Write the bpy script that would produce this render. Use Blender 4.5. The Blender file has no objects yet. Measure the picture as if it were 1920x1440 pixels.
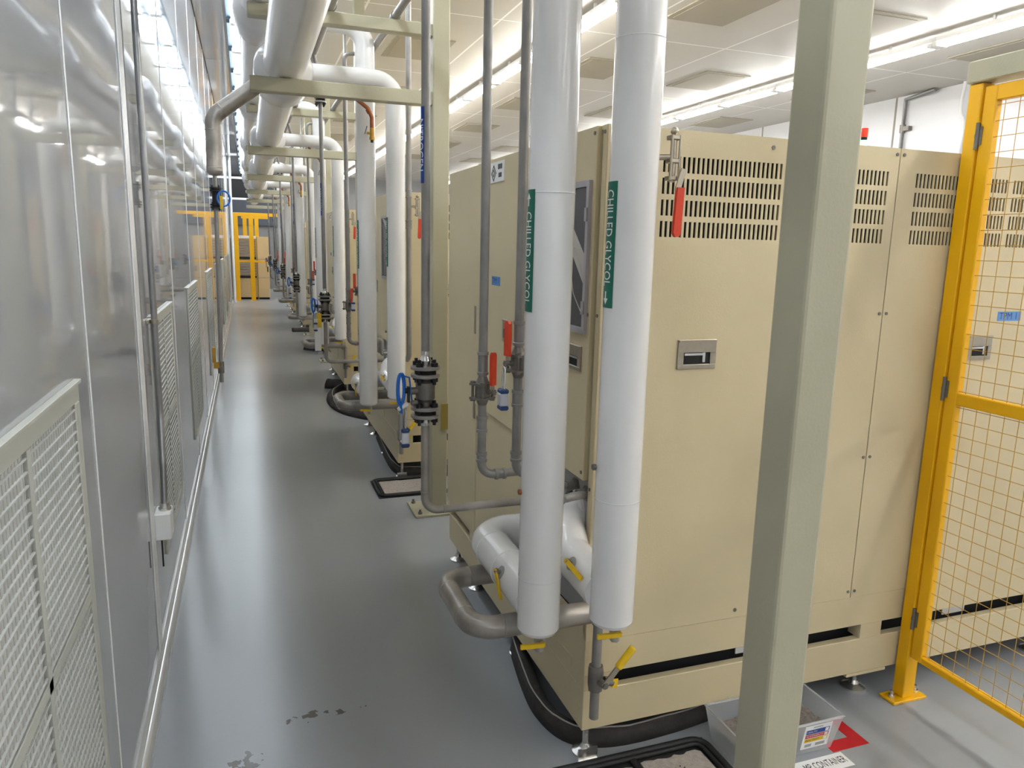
import bpy, bmesh, math, random
from mathutils import Vector, Matrix
random.seed(7)
PI = math.pi
SC = bpy.context.scene
COL = SC.collection
V = Vector

# ------------------------------------------------------------------ materials
def lin(c):
    c = c / 255.0
    return c / 12.92 if c <= 0.04045 else ((c + 0.055) / 1.055) ** 2.4

def mat(name, rgb, rough=0.5, metal=0.0, var=0.0, vscale=4.0, bump=0.0, bscale=60.0, rvar=0.0, coat=0.0, spec=0.5, alpha=1.0, trans=0.0):
    m = bpy.data.materials.new(name)
    m.use_nodes = True
    nt = m.node_tree
    b = nt.nodes['Principled BSDF']
    col = (lin(rgb[0]), lin(rgb[1]), lin(rgb[2]), 1)
    b.inputs['Base Color'].default_value = col
    b.inputs['Roughness'].default_value = rough
    b.inputs['Metallic'].default_value = metal
    b.inputs['Specular IOR Level'].default_value = spec
    if coat:
        b.inputs['Coat Weight'].default_value = coat
        b.inputs['Coat Roughness'].default_value = 0.08
    if trans:
        b.inputs['Transmission Weight'].default_value = trans
    b.inputs['Alpha'].default_value = alpha
    tc = nt.nodes.new('ShaderNodeTexCoord')
    if var or rvar:
        n = nt.nodes.new('ShaderNodeTexNoise')
        n.inputs['Scale'].default_value = vscale
        n.inputs['Detail'].default_value = 5
        nt.links.new(tc.outputs['Object'], n.inputs['Vector'])
        if var:
            r = nt.nodes.new('ShaderNodeValToRGB')
            r.color_ramp.elements[0].position = 0.3
            r.color_ramp.elements[1].position = 0.7
            r.color_ramp.elements[0].color = tuple(max(0, c * (1 - var)) for c in col[:3]) + (1,)
            r.color_ramp.elements[1].color = tuple(min(1, c * (1 + var)) for c in col[:3]) + (1,)
            nt.links.new(n.outputs['Fac'], r.inputs['Fac'])
            nt.links.new(r.outputs['Color'], b.inputs['Base Color'])
        if rvar:
            mr = nt.nodes.new('ShaderNodeMapRange')
            mr.inputs['To Min'].default_value = max(0.02, rough - rvar)
            mr.inputs['To Max'].default_value = rough + rvar
            nt.links.new(n.outputs['Fac'], mr.inputs['Value'])
            nt.links.new(mr.outputs['Result'], b.inputs['Roughness'])
    if bump:
        n2 = nt.nodes.new('ShaderNodeTexNoise')
        n2.inputs['Scale'].default_value = bscale
        n2.inputs['Detail'].default_value = 3
        nt.links.new(tc.outputs['Object'], n2.inputs['Vector'])
        bp = nt.nodes.new('ShaderNodeBump')
        bp.inputs['Strength'].default_value = bump
        bp.inputs['Distance'].default_value = 0.01
        nt.links.new(n2.outputs['Fac'], bp.inputs['Height'])
        nt.links.new(bp.outputs['Normal'], b.inputs['Normal'])
    return m

def emis(name, rgb, s):
    m = bpy.data.materials.new(name)
    m.use_nodes = True
    b = m.node_tree.nodes['Principled BSDF']
    b.inputs['Base Color'].default_value = (0.8, 0.8, 0.8, 1)
    b.inputs['Emission Color'].default_value = (lin(rgb[0]), lin(rgb[1]), lin(rgb[2]), 1)
    b.inputs['Emission Strength'].default_value = s
    return m

M = {}
M['cream'] = mat('cream_paint', (208, 193, 156), 0.42, var=0.03, vscale=3, bump=0.05, bscale=180)
M['beam'] = mat('grey_green_paint', (172, 167, 142), 0.45, var=0.05, vscale=5, bump=0.06, bscale=120)
M['jacket'] = mat('white_pvc_jacket', (226, 224, 221), 0.22, var=0.03, vscale=3, coat=0.3, bump=0.08, bscale=6)
M['steel'] = mat('bare_steel', (146, 143, 139), 0.42, metal=0.4, var=0.14, vscale=14, rvar=0.1)
M['weld'] = mat('heat_tinted_steel', (166, 160, 152), 0.34, metal=0.5, var=0.28, vscale=9, rvar=0.1)
M['conduit'] = mat('galvanised_conduit', (150, 150, 150), 0.35, metal=0.7, var=0.08, vscale=20)
M['flange'] = mat('forged_steel', (124, 119, 112), 0.4, metal=0.45, var=0.15, vscale=25)
M['plate'] = mat('machined_flange', (158, 154, 148), 0.34, metal=0.5, var=0.1, vscale=30)
M['blackbolt'] = mat('black_bolt', (34, 34, 36), 0.45, metal=0.3)
M['gasket'] = mat('black_gasket', (14, 14, 15), 0.7)
M['chrome'] = mat('polished_steel', (222, 220, 216), 0.24, metal=0.85)
M['satin'] = mat('satin_steel', (176, 168, 152), 0.34, metal=0.9, var=0.06, vscale=40)
M['dark'] = mat('dark_panel_and_shade', (16, 17, 18), 0.7)  # near-black painted as shade in hollows, also the colour of a dark panel
M['recess'] = mat('grey_recess', (158, 156, 154), 0.5, var=0.08)
M['red'] = mat('red_vinyl_grip', (214, 62, 28), 0.4, var=0.06, vscale=40)
M['yellowgrip'] = mat('yellow_vinyl_grip', (228, 186, 20), 0.45, var=0.08, vscale=40)
M['yellow'] = mat('yellow_powder_coat', (238, 178, 0), 0.38, var=0.03, bump=0.03, bscale=150)
M['wire'] = mat('yellow_mesh_wire', (196, 152, 62), 0.5)
M['brass'] = mat('brass', (196, 152, 62), 0.35, metal=0.8, var=0.1, vscale=30)
M['copper'] = mat('copper_pipe', (150, 88, 52), 0.45, metal=0.6, var=0.2, vscale=30)
M['green'] = mat('green_label', (0, 104, 82), 0.45)
M['blue'] = mat('blue_label', (14, 66, 150), 0.45)
M['white'] = mat('white_plastic', (238, 238, 236), 0.4)
M['black'] = mat('black_ink', (18, 18, 20), 0.6)
M['tape'] = mat('blue_masking_tape', (98, 146, 204), 0.7)
M['tapeink'] = mat('tape_ink', (40, 60, 120), 0.7)
M['bluecable'] = mat('blue_cable_sheath', (24, 110, 205), 0.35)
M['navy'] = mat('navy_bumper', (38, 62, 108), 0.5)
M['locksilver'] = mat('lock_body', (205, 206, 212), 0.35, metal=0.4)
M['sage'] = mat('grille_paint', (176, 177, 168), 0.42)
M['sleeve'] = mat('grille_blade_paint', (178, 179, 175), 0.5)
M['trim'] = mat('white_trim', (226, 226, 224), 0.25)
M['alu'] = mat('aluminium_cove', (214, 214, 215), 0.22, metal=0.55, bump=0.05, bscale=4)
M['ceilvent'] = mat('ceiling_vent_paint', (160, 152, 134), 0.6)
M['boom'] = mat('charcoal_fabric', (62, 58, 55), 0.85, var=0.2, vscale=20, bump=0.5, bscale=35)
M['boomcord'] = mat('grey_cord', (170, 166, 160), 0.7)
M['rubber'] = mat('black_rubber', (32, 32, 34), 0.6, bump=0.1, bscale=80)
M['mat'] = mat('speckled_absorbent', (168, 160, 152), 0.9, var=0.12, vscale=60, bump=0.4, bscale=120)
M['redtape'] = mat('red_floor_tape', (196, 22, 36), 0.45, var=0.05, vscale=20)
M['grit'] = mat('grey_grit', (132, 124, 118), 0.95, var=0.3, vscale=90, bump=0.6, bscale=140)
M['screen'] = mat('dark_display', (74, 72, 76), 0.25)
M['screenband'] = mat('display_band', (184, 178, 168), 0.35)
M['frame'] = mat('display_frame', (176, 172, 178), 0.35, metal=0.4)
M['tan'] = mat('tan_cabinet', (206, 182, 138), 0.5, var=0.03)
M['slat'] = mat('grey_slats', (150, 143, 134), 0.5)
M['fixture'] = mat('white_fixture', (236, 236, 236), 0.35)
M['hred'] = mat('beacon_red', (226, 60, 30), 0.3)
M['hgreen'] = emis('beacon_green', (20, 220, 130), 1.2)
M['tube'] = emis('lamp_tube', (250, 249, 246), 18.5)
M['tube_aisle'] = emis('aisle_lamp_tube', (236, 246, 255), 9.0)
M['olive'] = mat('olive_tag', (150, 130, 62), 0.5)
M['glare_pan'] = mat('blue_grey_glare_pan', (72, 86, 98), 0.6)  # dark tone for the added pan that tames glare around the tubes
M['backwall'] = mat('grey_end_wall', (140, 140, 140), 0.6)
M['navywall'] = mat('dark_blue_grey_wall', (84, 88, 98), 0.6)

# clear tub plastic
def clear_mat():
    m = bpy.data.materials.new('clear_tub_plastic')
    m.use_nodes = True
    nt = m.node_tree
    b = nt.nodes['Principled BSDF']
    b.inputs['Base Color'].default_value = (0.86, 0.88, 0.9, 1)
    b.inputs['Roughness'].default_value = 0.15
    b.inputs['Alpha'].default_value = 0.34
    return m
M['tub'] = clear_mat()

def lines_mask(nt, axis_out, pitch, offset, width):
    """1 on narrow lines that repeat every pitch along one coordinate"""
    a = nt.nodes.new('ShaderNodeMath'); a.operation = 'SUBTRACT'; a.inputs[1].default_value = offset - pitch / 2
    nt.links.new(axis_out, a.inputs[0])
    d = nt.nodes.new('ShaderNodeMath'); d.operation = 'DIVIDE'; d.inputs[1].default_value = pitch
    nt.links.new(a.outputs[0], d.inputs[0])
    f = nt.nodes.new('ShaderNodeMath'); f.operation = 'FRACT'
    nt.links.new(d.outputs[0], f.inputs[0])
    s = nt.nodes.new('ShaderNodeMath'); s.operation = 'SUBTRACT'; s.inputs[1].default_value = 0.5
    nt.links.new(f.outputs[0], s.inputs[0])
    ab = nt.nodes.new('ShaderNodeMath'); ab.operation = 'ABSOLUTE'
    nt.links.new(s.outputs[0], ab.inputs[0])
    l = nt.nodes.new('ShaderNodeMath'); l.operation = 'LESS_THAN'; l.inputs[1].default_value = width / pitch / 2
    nt.links.new(ab.outputs[0], l.inputs[0])
    return l.outputs[0]

def ceiling_mat():
    m = mat('ceiling_panels', (192, 187, 178), 0.5, var=0.02, vscale=1.5)
    nt = m.node_tree
    b = nt.nodes['Principled BSDF']
    tc = nt.nodes.new('ShaderNodeTexCoord')
    sp = nt.nodes.new('ShaderNodeSeparateXYZ')
    nt.links.new(tc.outputs['Object'], sp.inputs[0])
    a = lines_mask(nt, sp.outputs['Y'], 2.72, 7.72, 0.022)
    c = lines_mask(nt, sp.outputs['X'], 1.35, 2.55, 0.022)
    mx = nt.nodes.new('ShaderNodeMath'); mx.operation = 'MAXIMUM'
    nt.links.new(a, mx.inputs[0]); nt.links.new(c, mx.inputs[1])
    mix = nt.nodes.new('ShaderNodeMix'); mix.data_type = 'RGBA'
    old = b.inputs['Base Color'].links[0].from_socket
    nt.links.new(mx.outputs[0], mix.inputs[0])
    nt.links.new(old, mix.inputs[6])
    mix.inputs[7].default_value = (0.86, 0.84, 0.8, 1)
    nt.links.new(mix.outputs[2], b.inputs['Base Color'])
    return m
M['ceiling'] = ceiling_mat()

def floor_mat():
    m = bpy.data.materials.new('blue_grey_epoxy')
    m.use_nodes = True
    nt = m.node_tree
    b = nt.nodes['Principled BSDF']
    tc = nt.nodes.new('ShaderNodeTexCoord')
    n = nt.nodes.new('ShaderNodeTexNoise'); n.inputs['Scale'].default_value = 0.9; n.inputs['Detail'].default_value = 1.5
    nt.links.new(tc.outputs['Object'], n.inputs['Vector'])
    r = nt.nodes.new('ShaderNodeValToRGB')
    r.color_ramp.elements[0].position = 0.1; r.color_ramp.elements[1].position = 0.9
    r.color_ramp.elements[0].color = (lin(150), lin(153), lin(157), 1)
    r.color_ramp.elements[1].color = (lin(160), lin(163), lin(166), 1)
    nt.links.new(n.outputs['Fac'], r.inputs['Fac'])
    # chipped scuffs: noise cut inside two small zones
    n3 = nt.nodes.new('ShaderNodeTexNoise'); n3.inputs['Scale'].default_value = 22; n3.inputs['Detail'].default_value = 6
    nt.links.new(tc.outputs['Object'], n3.inputs['Vector'])
    masks = []
    for c, sc in (((0.17, 2.525, 0), (0.13, 0.028, 1)), ((-0.06, 2.30, 0), (0.06, 0.08, 1))):
        mp = nt.nodes.new('ShaderNodeVectorMath'); mp.operation = 'SUBTRACT'; mp.inputs[1].default_value = c
        nt.links.new(tc.outputs['Object'], mp.inputs[0])
        dv = nt.nodes.new('ShaderNodeVectorMath'); dv.operation = 'DIVIDE'; dv.inputs[1].default_value = sc
        nt.links.new(mp.outputs[0], dv.inputs[0])
        ln = nt.nodes.new('ShaderNodeVectorMath'); ln.operation = 'LENGTH'
        nt.links.new(dv.outputs[0], ln.inputs[0])
        ad = nt.nodes.new('ShaderNodeMath'); ad.operation = 'MULTIPLY_ADD'; ad.inputs[1].default_value = -0.22; ad.inputs[2].default_value = 0.22
        nt.links.new(ln.outputs['Value'], ad.inputs[0])
        su = nt.nodes.new('ShaderNodeMath'); su.operation = 'ADD'
        nt.links.new(ad.outputs[0], su.inputs[0]); nt.links.new(n3.outputs['Fac'], su.inputs[1])
        gt = nt.nodes.new('ShaderNodeMath'); gt.operation = 'GREATER_THAN'; gt.inputs[1].default_value = 0.59
        nt.links.new(su.outputs[0], gt.inputs[0])
        masks.append(gt.outputs[0])
    cur = masks[0]
    for k in masks[1:]:
        mx = nt.nodes.new('ShaderNodeMath'); mx.operation = 'MAXIMUM'
        nt.links.new(cur, mx.inputs[0]); nt.links.new(k, mx.inputs[1]); cur = mx.outputs[0]
    mix = nt.nodes.new('ShaderNodeMix'); mix.data_type = 'RGBA'
    nt.links.new(cur, mix.inputs[0]); nt.links.new(r.outputs['Color'], mix.inputs[6])
    mix.inputs[7].default_value = (lin(98), lin(94), lin(88), 1)
    nt.links.new(mix.outputs[2], b.inputs['Base Color'])
    mr = nt.nodes.new('ShaderNodeMapRange'); mr.inputs['To Min'].default_value = 0.235; mr.inputs['To Max'].default_value = 0.265
    nt.links.new(n.outputs['Fac'], mr.inputs['Value']); nt.links.new(mr.outputs['Result'], b.inputs['Roughness'])
    n2 = nt.nodes.new('ShaderNodeTexNoise'); n2.inputs['Scale'].default_value = 30
    nt.links.new(tc.outputs['Object'], n2.inputs['Vector'])
    bp = nt.nodes.new('ShaderNodeBump'); bp.inputs['Strength'].default_value = 0.06; bp.inputs['Distance'].default_value = 0.01
    nt.links.new(n2.outputs['Fac'], bp.inputs['Height']); nt.links.new(bp.outputs['Normal'], b.inputs['Normal'])
    return m
M['floor'] = floor_mat()
M['wall'] = mat('glossy_white_wall', (160, 161, 164), 0.035, var=0.02, vscale=1.2, bump=0.03, bscale=1.6, spec=0.7)
M['wallplain'] = mat('white_wall', (226, 226, 228), 0.35, var=0.02, vscale=1.0)

# ------------------------------------------------------------------ mesh builder
class MB:
    def __init__(s):
        s.bm = bmesh.new()
    def face(s, vs, mi=0, smooth=False):
        try:
            f = s.bm.faces.new(vs)
        except ValueError:
            return None
        f.material_index = mi
        f.smooth = smooth
        return f
    def box(s, x0, x1, y0, y1, z0, z1, bev=0, mi=0, seg=1):
        if x1 < x0: x0, x1 = x1, x0
        if y1 < y0: y0, y1 = y1, y0
        if z1 < z0: z0, z1 = z1, z0
        r = bmesh.ops.create_cube(s.bm, size=1.0)
        vs = r['verts']
        for v in vs:
            v.co = V(((x0 + x1) / 2 + v.co.x * (x1 - x0), (y0 + y1) / 2 + v.co.y * (y1 - y0), (z0 + z1) / 2 + v.co.z * (z1 - z0)))
        fs = {f for v in vs for f in v.link_faces}
        for f in fs: f.material_index = mi
        if bev:
            es = list({e for v in vs for e in v.link_edges})
            bmesh.ops.bevel(s.bm, geom=es, offset=bev, segments=seg, affect='EDGES', profile=0.5)
        return s
    def obox(s, c, ax, ay, az, sx, sy, sz, mi=0):
        """oriented box: centre, unit axes, full sizes"""
        ax, ay, az, c = V(ax).normalized(), V(ay).normalized(), V(az).normalized(), V(c)
        vs = []
        for k in (-.5, .5):
            for j in (-.5, .5):
                for i in (-.5, .5):
                    vs.append(s.bm.verts.new(c + ax * sx * i + ay * sy * j + az * sz * k))
        for q in ((0, 2, 3, 1), (4, 5, 7, 6), (0, 1, 5, 4), (2, 6, 7, 3), (0, 4, 6, 2), (1, 3, 7, 5)):
            s.face([vs[i] for i in q], mi)
        return s
    def ring(s, c, n, r, seg, up=None):
        n = V(n).normalized()
        if up is None:
            up = V((0, 0, 1)) if abs(n.z) < 0.9 else V((1, 0, 0))
        u = n.cross(up).normalized()
        w = u.cross(n).normalized()
        return [s.bm.verts.new(V(c) + u * r * math.cos(2 * PI * i / seg) + w * r * math.sin(2 * PI * i / seg)) for i in range(seg)]
    def skin(s, a, b, mi=0, smooth=True):
        n = len(a)
        for i in range(n):
            s.face([a[i], a[(i + 1) % n], b[(i + 1) % n], b[i]], mi, smooth)
    def lathe(s, prof, p0, d, seg=20, mi=0, sharp=True):
        """prof: (t, r) along direction d from p0, each segment its own ring so profile edges stay crisp"""
        d = V(d).normalized(); p0 = V(p0)
        up = V((0, 0, 1)) if abs(d.z) < 0.9 else V((1, 0, 0))
        if sharp:
            for (t0, r0), (t1, r1) in zip(prof[:-1], prof[1:]):
                if r0 < 1e-6 and r1 < 1e-6: continue
                if abs(t0 - t1) < 1e-7:
                    rr, rs = max(r0, r1), min(r0, r1)
                    big = s.ring(p0 + d * t0, d, rr, seg, up)
                    if rs < 1e-6: s.face(big, mi)
                    else: s.skin(big, s.ring(p0 + d * t0, d, rs, seg, up), mi, False)
                else:
                    s.skin(s.ring(p0 + d * t0, d, max(r0, 1e-4), seg, up), s.ring(p0 + d * t1, d, max(r1, 1e-4), seg, up), mi, True)
        else:
            prev = None
            for t, r in prof:
                rg = s.ring(p0 + d * t, d, max(r, 1e-4), seg, up)
                if prev: s.skin(prev, rg, mi, True)
                prev = rg
        return s
    def cyl(s, p0, p1, r, seg=16, mi=0, r2=None, bev=0.0):
        p0, p1 = V(p0), V(p1)
        L = (p1 - p0).length
        r2 = r if r2 is None else r2
        if bev:
            prof = [(0, 0), (0, r - bev), (bev, r), (L - bev, r2), (L, r2 - bev), (L, 0)]
        else:
            prof = [(0, 0), (0, r), (L, r2), (L, 0)]
        return s.lathe(prof, p0, p1 - p0, seg, mi)
    def ball(s, c, r, seg=14, mi=0):
        n = seg // 2
        return s.lathe([(-r * math.cos(PI * i / n), r * math.sin(PI * i / n)) for i in range(n + 1)], c, (0, 0, 1), seg, mi, sharp=False)
    def tube(s, pts, r, seg=16, bend=0.0, nb=7, mi=0, closed=False, caps=True):
        pts = [V(p) for p in pts]
        path = []
        n = len(pts)
        if bend and n > 2:
            path.append(pts[0])
            for i in range(1, n - 1):
                a = (pts[i - 1] - pts[i]); b = (pts[i + 1] - pts[i])
                la, lb = a.length, b.length
                a.normalize(); b.normalize()
                ang = a.angle(b)
                if ang > PI - 0.02:
                    path.append(pts[i]); continue
                R = bend if not isinstance(bend, (list, tuple)) else bend[i - 1]
                tl = min(R / math.tan(ang / 2), la * 0.49 if i > 1 else la * 0.98, lb * 0.49 if i < n - 2 else lb * 0.98)
                R = tl * math.tan(ang / 2)
                bis = (a + b).normalized()
                cen = pts[i] + bis * (R / math.sin(ang / 2))
                s0 = pts[i] + a * tl - cen; s1 = pts[i] + b * tl - cen
                tot = s0.angle(s1)
                axis = s0.cross(s1).normalized()
                for k in range(nb + 1):
                    path.append(cen + Matrix.Rotation(tot * k / nb, 3, axis) @ s0)
            path.append(pts[-1])
        else:
            path = pts
        # remove duplicates
        cl = [path[0]]
        for p in path[1:]:
            if (p - cl[-1]).length > 1e-5: cl.append(p)
        path = cl
        m = len(path)
        rings = []
        up = None
        for i in range(m):
            if closed:
                t = (path[(i + 1) % m] - path[i - 1]).normalized()
            elif i == 0: t = (path[1] - path[0]).normalized()
            elif i == m - 1: t = (path[-1] - path[-2]).normalized()
            else: t = ((path[i + 1] - path[i]).normalized() + (path[i] - path[i - 1]).normalized()).normalized()
            if up is None:
                up = V((0, 0, 1)) if abs(t.z) < 0.9 else V((1, 0, 0))
            up = (up - t * up.dot(t)).normalized()
            u = t.cross(up).normalized()
            rr = r[i] if isinstance(r, (list, tuple)) else r
            rings.append([s.bm.verts.new(path[i] + u * rr * math.cos(2 * PI * k / seg) + up * rr * math.sin(2 * PI * k / seg)) for k in range(seg)])
        for i in range(m - 1 + (1 if closed else 0)):
            s.skin(rings[i], rings[(i + 1) % m], mi, True)
        if caps and not closed:
            s.face(s.ringcopy(rings[0])[::-1], mi); s.face(s.ringcopy(rings[-1]), mi)
        return s
    def ringcopy(s, rg):
        return [s.bm.verts.new(v.co) for v in rg]
    def prism(s, poly, fn, a0, a1, mi=0):
        """2D polygon extruded: fn(u, v, a) gives the point"""
        A = [s.bm.verts.new(V(fn(u, v, a0))) for u, v in poly]
        B = [s.bm.verts.new(V(fn(u, v, a1))) for u, v in poly]
        s.face(A[::-1], mi); s.face(B, mi)
        n = len(poly)
        for i in range(n):
            s.face([A[i], A[(i + 1) % n], B[(i + 1) % n], B[i]], mi)
        return s
    def arcband(s, cx, cy, r, a0, a1, z0, z1, n=8, mi=0):
        """a sticker wrapped on a vertical pipe"""
        lo, hi = [], []
        for i in range(n + 1):
            a = a0 + (a1 - a0) * i / n
            lo.append(s.bm.verts.new((cx + r * math.cos(a), cy + r * math.sin(a), z0)))
            hi.append(s.bm.verts.new((cx + r * math.cos(a), cy + r * math.sin(a), z1)))
        for i in range(n):
            s.face([lo[i], lo[i + 1], hi[i + 1], hi[i]], mi, True)
        return s

ROOT = {}
def finish(name, mb, mats, off=(0, 0, 0), parent=None):
    off = V(off)
    for v in mb.bm.verts: v.co -= off
    bmesh.ops.recalc_face_normals(mb.bm, faces=mb.bm.faces[:])
    me = bpy.data.meshes.new(name)
    mb.bm.to_mesh(me); mb.bm.free()
    for m in (mats if isinstance(mats, (list, tuple)) else [mats]):
        me.materials.append(M[m] if isinstance(m, str) else m)
    o = bpy.data.objects.new(name, me)
    COL.objects.link(o)
    if parent is not None:
        o.parent = parent
        ROOT[o.name] = off
    else:
        o.location = off
        ROOT[o.name] = off
    return o

def tag(o, label=None, cat=None, group=None, kind=None):
    if label: o['label'] = label
    if cat: o['category'] = cat
    if group: o['group'] = group
    if kind: o['kind'] = kind
    return o

def thing(name, loc, label, cat, group=None):
    o = bpy.data.objects.new(name, None)
    COL.objects.link(o)
    o.empty_display_size = 0.05
    o.location = loc
    ROOT[o.name] = V(loc)
    return tag(o, label, cat, group)

def part(name, mb, mats, parent, label=None):
    o = finish(name, mb, mats, ROOT[parent.name], parent)
    if label: o['label'] = label
    return o

def single(name, mb, mats, loc, label, cat, group=None, kind=None):
    return tag(finish(name, mb, mats, loc), label, cat, group, kind)

def struct(name, mb, mats, parent=None):
    if parent is not None:
        return part(name, mb, mats, parent)
    o = finish(name, mb, mats)
    o['kind'] = 'structure'
    return o

CHILD = {}
def dup(root, dloc, label):
    def cp(o, par):
        c = o.copy()
        COL.objects.link(c)
        if par is not None: c.parent = par
        for ch in KIDS.get(o.name, []): cp(ch, c)
        return c
    c = cp(root, None)
    c.location = root.location + V(dloc)
    c['label'] = label
    return c
KIDS = {}
def scan():
    KIDS.clear()
    for o in list(COL.objects):
        if o.parent: KIDS.setdefault(o.parent.name, []).append(o)

def text_verts(body, size, align='CENTER'):
    """flat letters as mesh data in the XY plane"""
    cu = bpy.data.curves.new('lettering', 'FONT')
    cu.body = body; cu.size = size; cu.align_x = align; cu.align_y = 'CENTER'; cu.resolution_u = 3
    o = bpy.data.objects.new('lettering', cu)
    COL.objects.link(o)
    dg = bpy.context.evaluated_depsgraph_get()
    me = bpy.data.meshes.new_from_object(o.evaluated_get(dg))
    bpy.data.objects.remove(o, do_unlink=True)
    bpy.data.curves.remove(cu)
    return me

def letters(mb, body, size, fn, align='CENTER', mi=0, cuts=0, sx=1.0):
    me = text_verts(body, size, align)
    b2 = bmesh.new(); b2.from_mesh(me); bpy.data.meshes.remove(me)
    bmesh.ops.triangulate(b2, faces=b2.faces[:])
    if cuts:
        bmesh.ops.subdivide_edges(b2, edges=b2.edges[:], cuts=cuts, use_grid_fill=True)
    mp = {}
    for v in b2.verts:
        mp[v.index] = mb.bm.verts.new(V(fn(v.co.x * sx, v.co.y)))
    for f in b2.faces:
        mb.face([mp[v.index] for v in f.verts], mi)
    b2.free()
    return mb

def hexa(mb, c, d, r, h, mi=0):
    return mb.lathe([(0, 0), (0, r), (h, r), (h, 0)], c, d, 6, mi)

# ------------------------------------------------------------------ dimensions
W = -0.385          # left wall face
P = 3.2             # bay pitch along the aisle
NB = 6
CEIL = 3.97
MX, MY0, MY1 = 0.99, 2.0, 3.756
ORD = ['nearest', 'second', 'third', 'fourth', 'fifth', 'farthest']
def where(k):
    return 'at the %s cream cabinet' % ORD[k]

# ------------------------------------------------------------------ setting
b = MB(); b.box(W - 0.4, 9.3, -9.2, 28.2, -0.2, 0.0)
struct('floor', b, 'floor')
b = MB(); b.box(W - 0.4, 9.3, -9.2, 28.2, CEIL, CEIL + 0.15)
struct('ceiling', b, 'ceiling')
b = MB(); b.box(W - 0.2, W, -9.2, 28.2, 0, CEIL)
struct('wall_left', b, 'wall')
b = MB(); b.box(9.1, 9.3, -9.2, 28.2, 0, CEIL)
struct('wall_right', b, 'wallplain')
b = MB(); b.box(W, 9.1, 28.0, 28.2, 0, CEIL)
struct('wall_back', b, 'backwall')
b = MB(); b.box(W, 9.1, -9.2, -9.0, 0, CEIL)
struct('wall_front', b, 'wallplain')
for i, (ya, yb) in enumerate(((-9.0, 4.9), (4.91, 10.33), (10.34, 15.75), (15.76, 21.2), (21.21, 28.0))):
    b = MB(); b.box(W + 0.004, -0.125, ya, yb, 3.865, CEIL)
    struct('trim_%d' % (i + 40), b, 'wall')
b = MB(); b.box(W, 1.15, 27.9, 28.0, 2.2, 3.86)
struct('trim_50', b, 'navywall')
# aluminium cove along the left wall
b = MB()
prof = [(W, 0.0), (W + 0.03, 0.0)]
for i in range(0, 9):
    a = PI / 2 * i / 8
    prof.append((W + 0.008 + 0.022 * math.cos(a), 0.016 + 0.03 * math.sin(a)))
prof += [(W + 0.006, 0.05), (W + 0.006, 0.105), (W, 0.105)]
b.prism(prof, lambda u, v, a: (u, a, v), -8.9, 27.9)
struct('baseboard_left', b, 'alu')
# raised seams of the wall panels
for i, y in enumerate([0.75, 2.09, 3.03, 4.46, 5.85, 7.15, 8.5, 9.85, 11.2, 12.6, 14.0, 15.4, 16.8, 18.2, 19.6, 21.0]):
    b = MB()
    if i == 2:
        b.box(W, W + 0.005, y - 0.05, y + 0.05, 0.1, 3.86, 0.002)
    else:
        b.box(W, W + 0.0025, y - 0.006, y + 0.006, 0.1, 3.86, 0.001)
    struct('trim_%d' % (i + 1), b, 'trim')

# return-air grilles low on the left wall
def grille(y0, y1, z0, z1, nm=True):
    t = thing('wall_grille', (W, (y0 + y1) / 2, z0), '', 'grille', 'egg-crate grilles along the left wall')
    f = MB(); fw = 0.045; d = 0.009
    f.box(W, W + d, y0, y1, z1 - fw, z1, 0.002); f.box(W, W + d, y0, y1, z0, z0 + fw, 0.002)
    f.box(W, W + d, y0, y0 + fw, z0 + fw, z1 - fw, 0.002); f.box(W, W + d, y1 - fw, y1, z0 + fw, z1 - fw, 0.002)
    f.box(W, W + d + 0.006, y0 - 0.003, y1 + 0.003, z1 - 0.004, z1 + 0.005, 0.001)
    part('frame', f, 'sage', t)
    ym, zm = (y0 + y1) / 2, z0 + (z1 - z0) * 0.515
    f = MB(); f.box(W, W + d, ym - 0.013, ym + 0.013, z0 + fw, z1 - fw); f.box(W, W + d, y0 + fw, y1 - fw, zm - 0.012, zm + 0.012)
    part('mullion', f, 'sage', t)
    k = MB(); k.box(W, W + 0.001, y0 + fw, y1 - fw, z0 + fw, z1 - fw)  # near-black sheet stands in for the shade behind the blades
    part('grille_shade', k, 'dark', t)
    for (ya, yb) in ((y0 + fw, ym - 0.013), (ym + 0.013, y1 - fw)):
        for (za, zb) in ((z0 + fw, zm - 0.012), (zm + 0.012, z1 - fw)):
            g = MB()
            n = max(2, int((zb - za) / 0.0245))
            for i in range(n):
                z = za + (zb - za) * (i + 0.5) / n
                g.box(W + 0.004, W + 0.0085, ya + 0.002, yb - 0.002, z - 0.0016, z + 0.0016)
            n = max(2, int((yb - ya - 0.016) / 0.019))
            for i in range(n):
                y = ya + 0.003 + (yb - ya - 0.016) * (i + 0.5) / n
                g.box(W + 0.001, W + 0.004, y - 0.0066, y + 0.0066, za + 0.003, zb - 0.003)
                g.box(W + 0.004, W + 0.0055, y + 0.003, y + 0.0066, za + 0.003, zb - 0.003)
            part('louver', g, 'sleeve', t)
    return t
GY = [(1.04, 1.915), (3.40, 4.245), (5.42, 6.45), (8.05, 9.25), (10.6, 11.8), (13.0, 14.2), (15.4, 16.6), (17.8, 19.0)]
GL = ['egg-crate wall grille nearest the camera, cut by the left edge', 'egg-crate wall grille just behind the vertical conduit and white junction box',
      'third egg-crate wall grille along the left wall', 'fourth egg-crate wall grille along the left wall',
      'fifth egg-crate wall grille along the left wall, behind the hanging drain pipe', 'sixth egg-crate wall grille along the left wall',
      'seventh egg-crate wall grille along the left wall', 'farthest egg-crate wall grille along the left wall']
for (y0, y1), l in zip(GY, GL):
    t = grille(y0, y1, 0.33, 1.372); t['label'] = l

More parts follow.
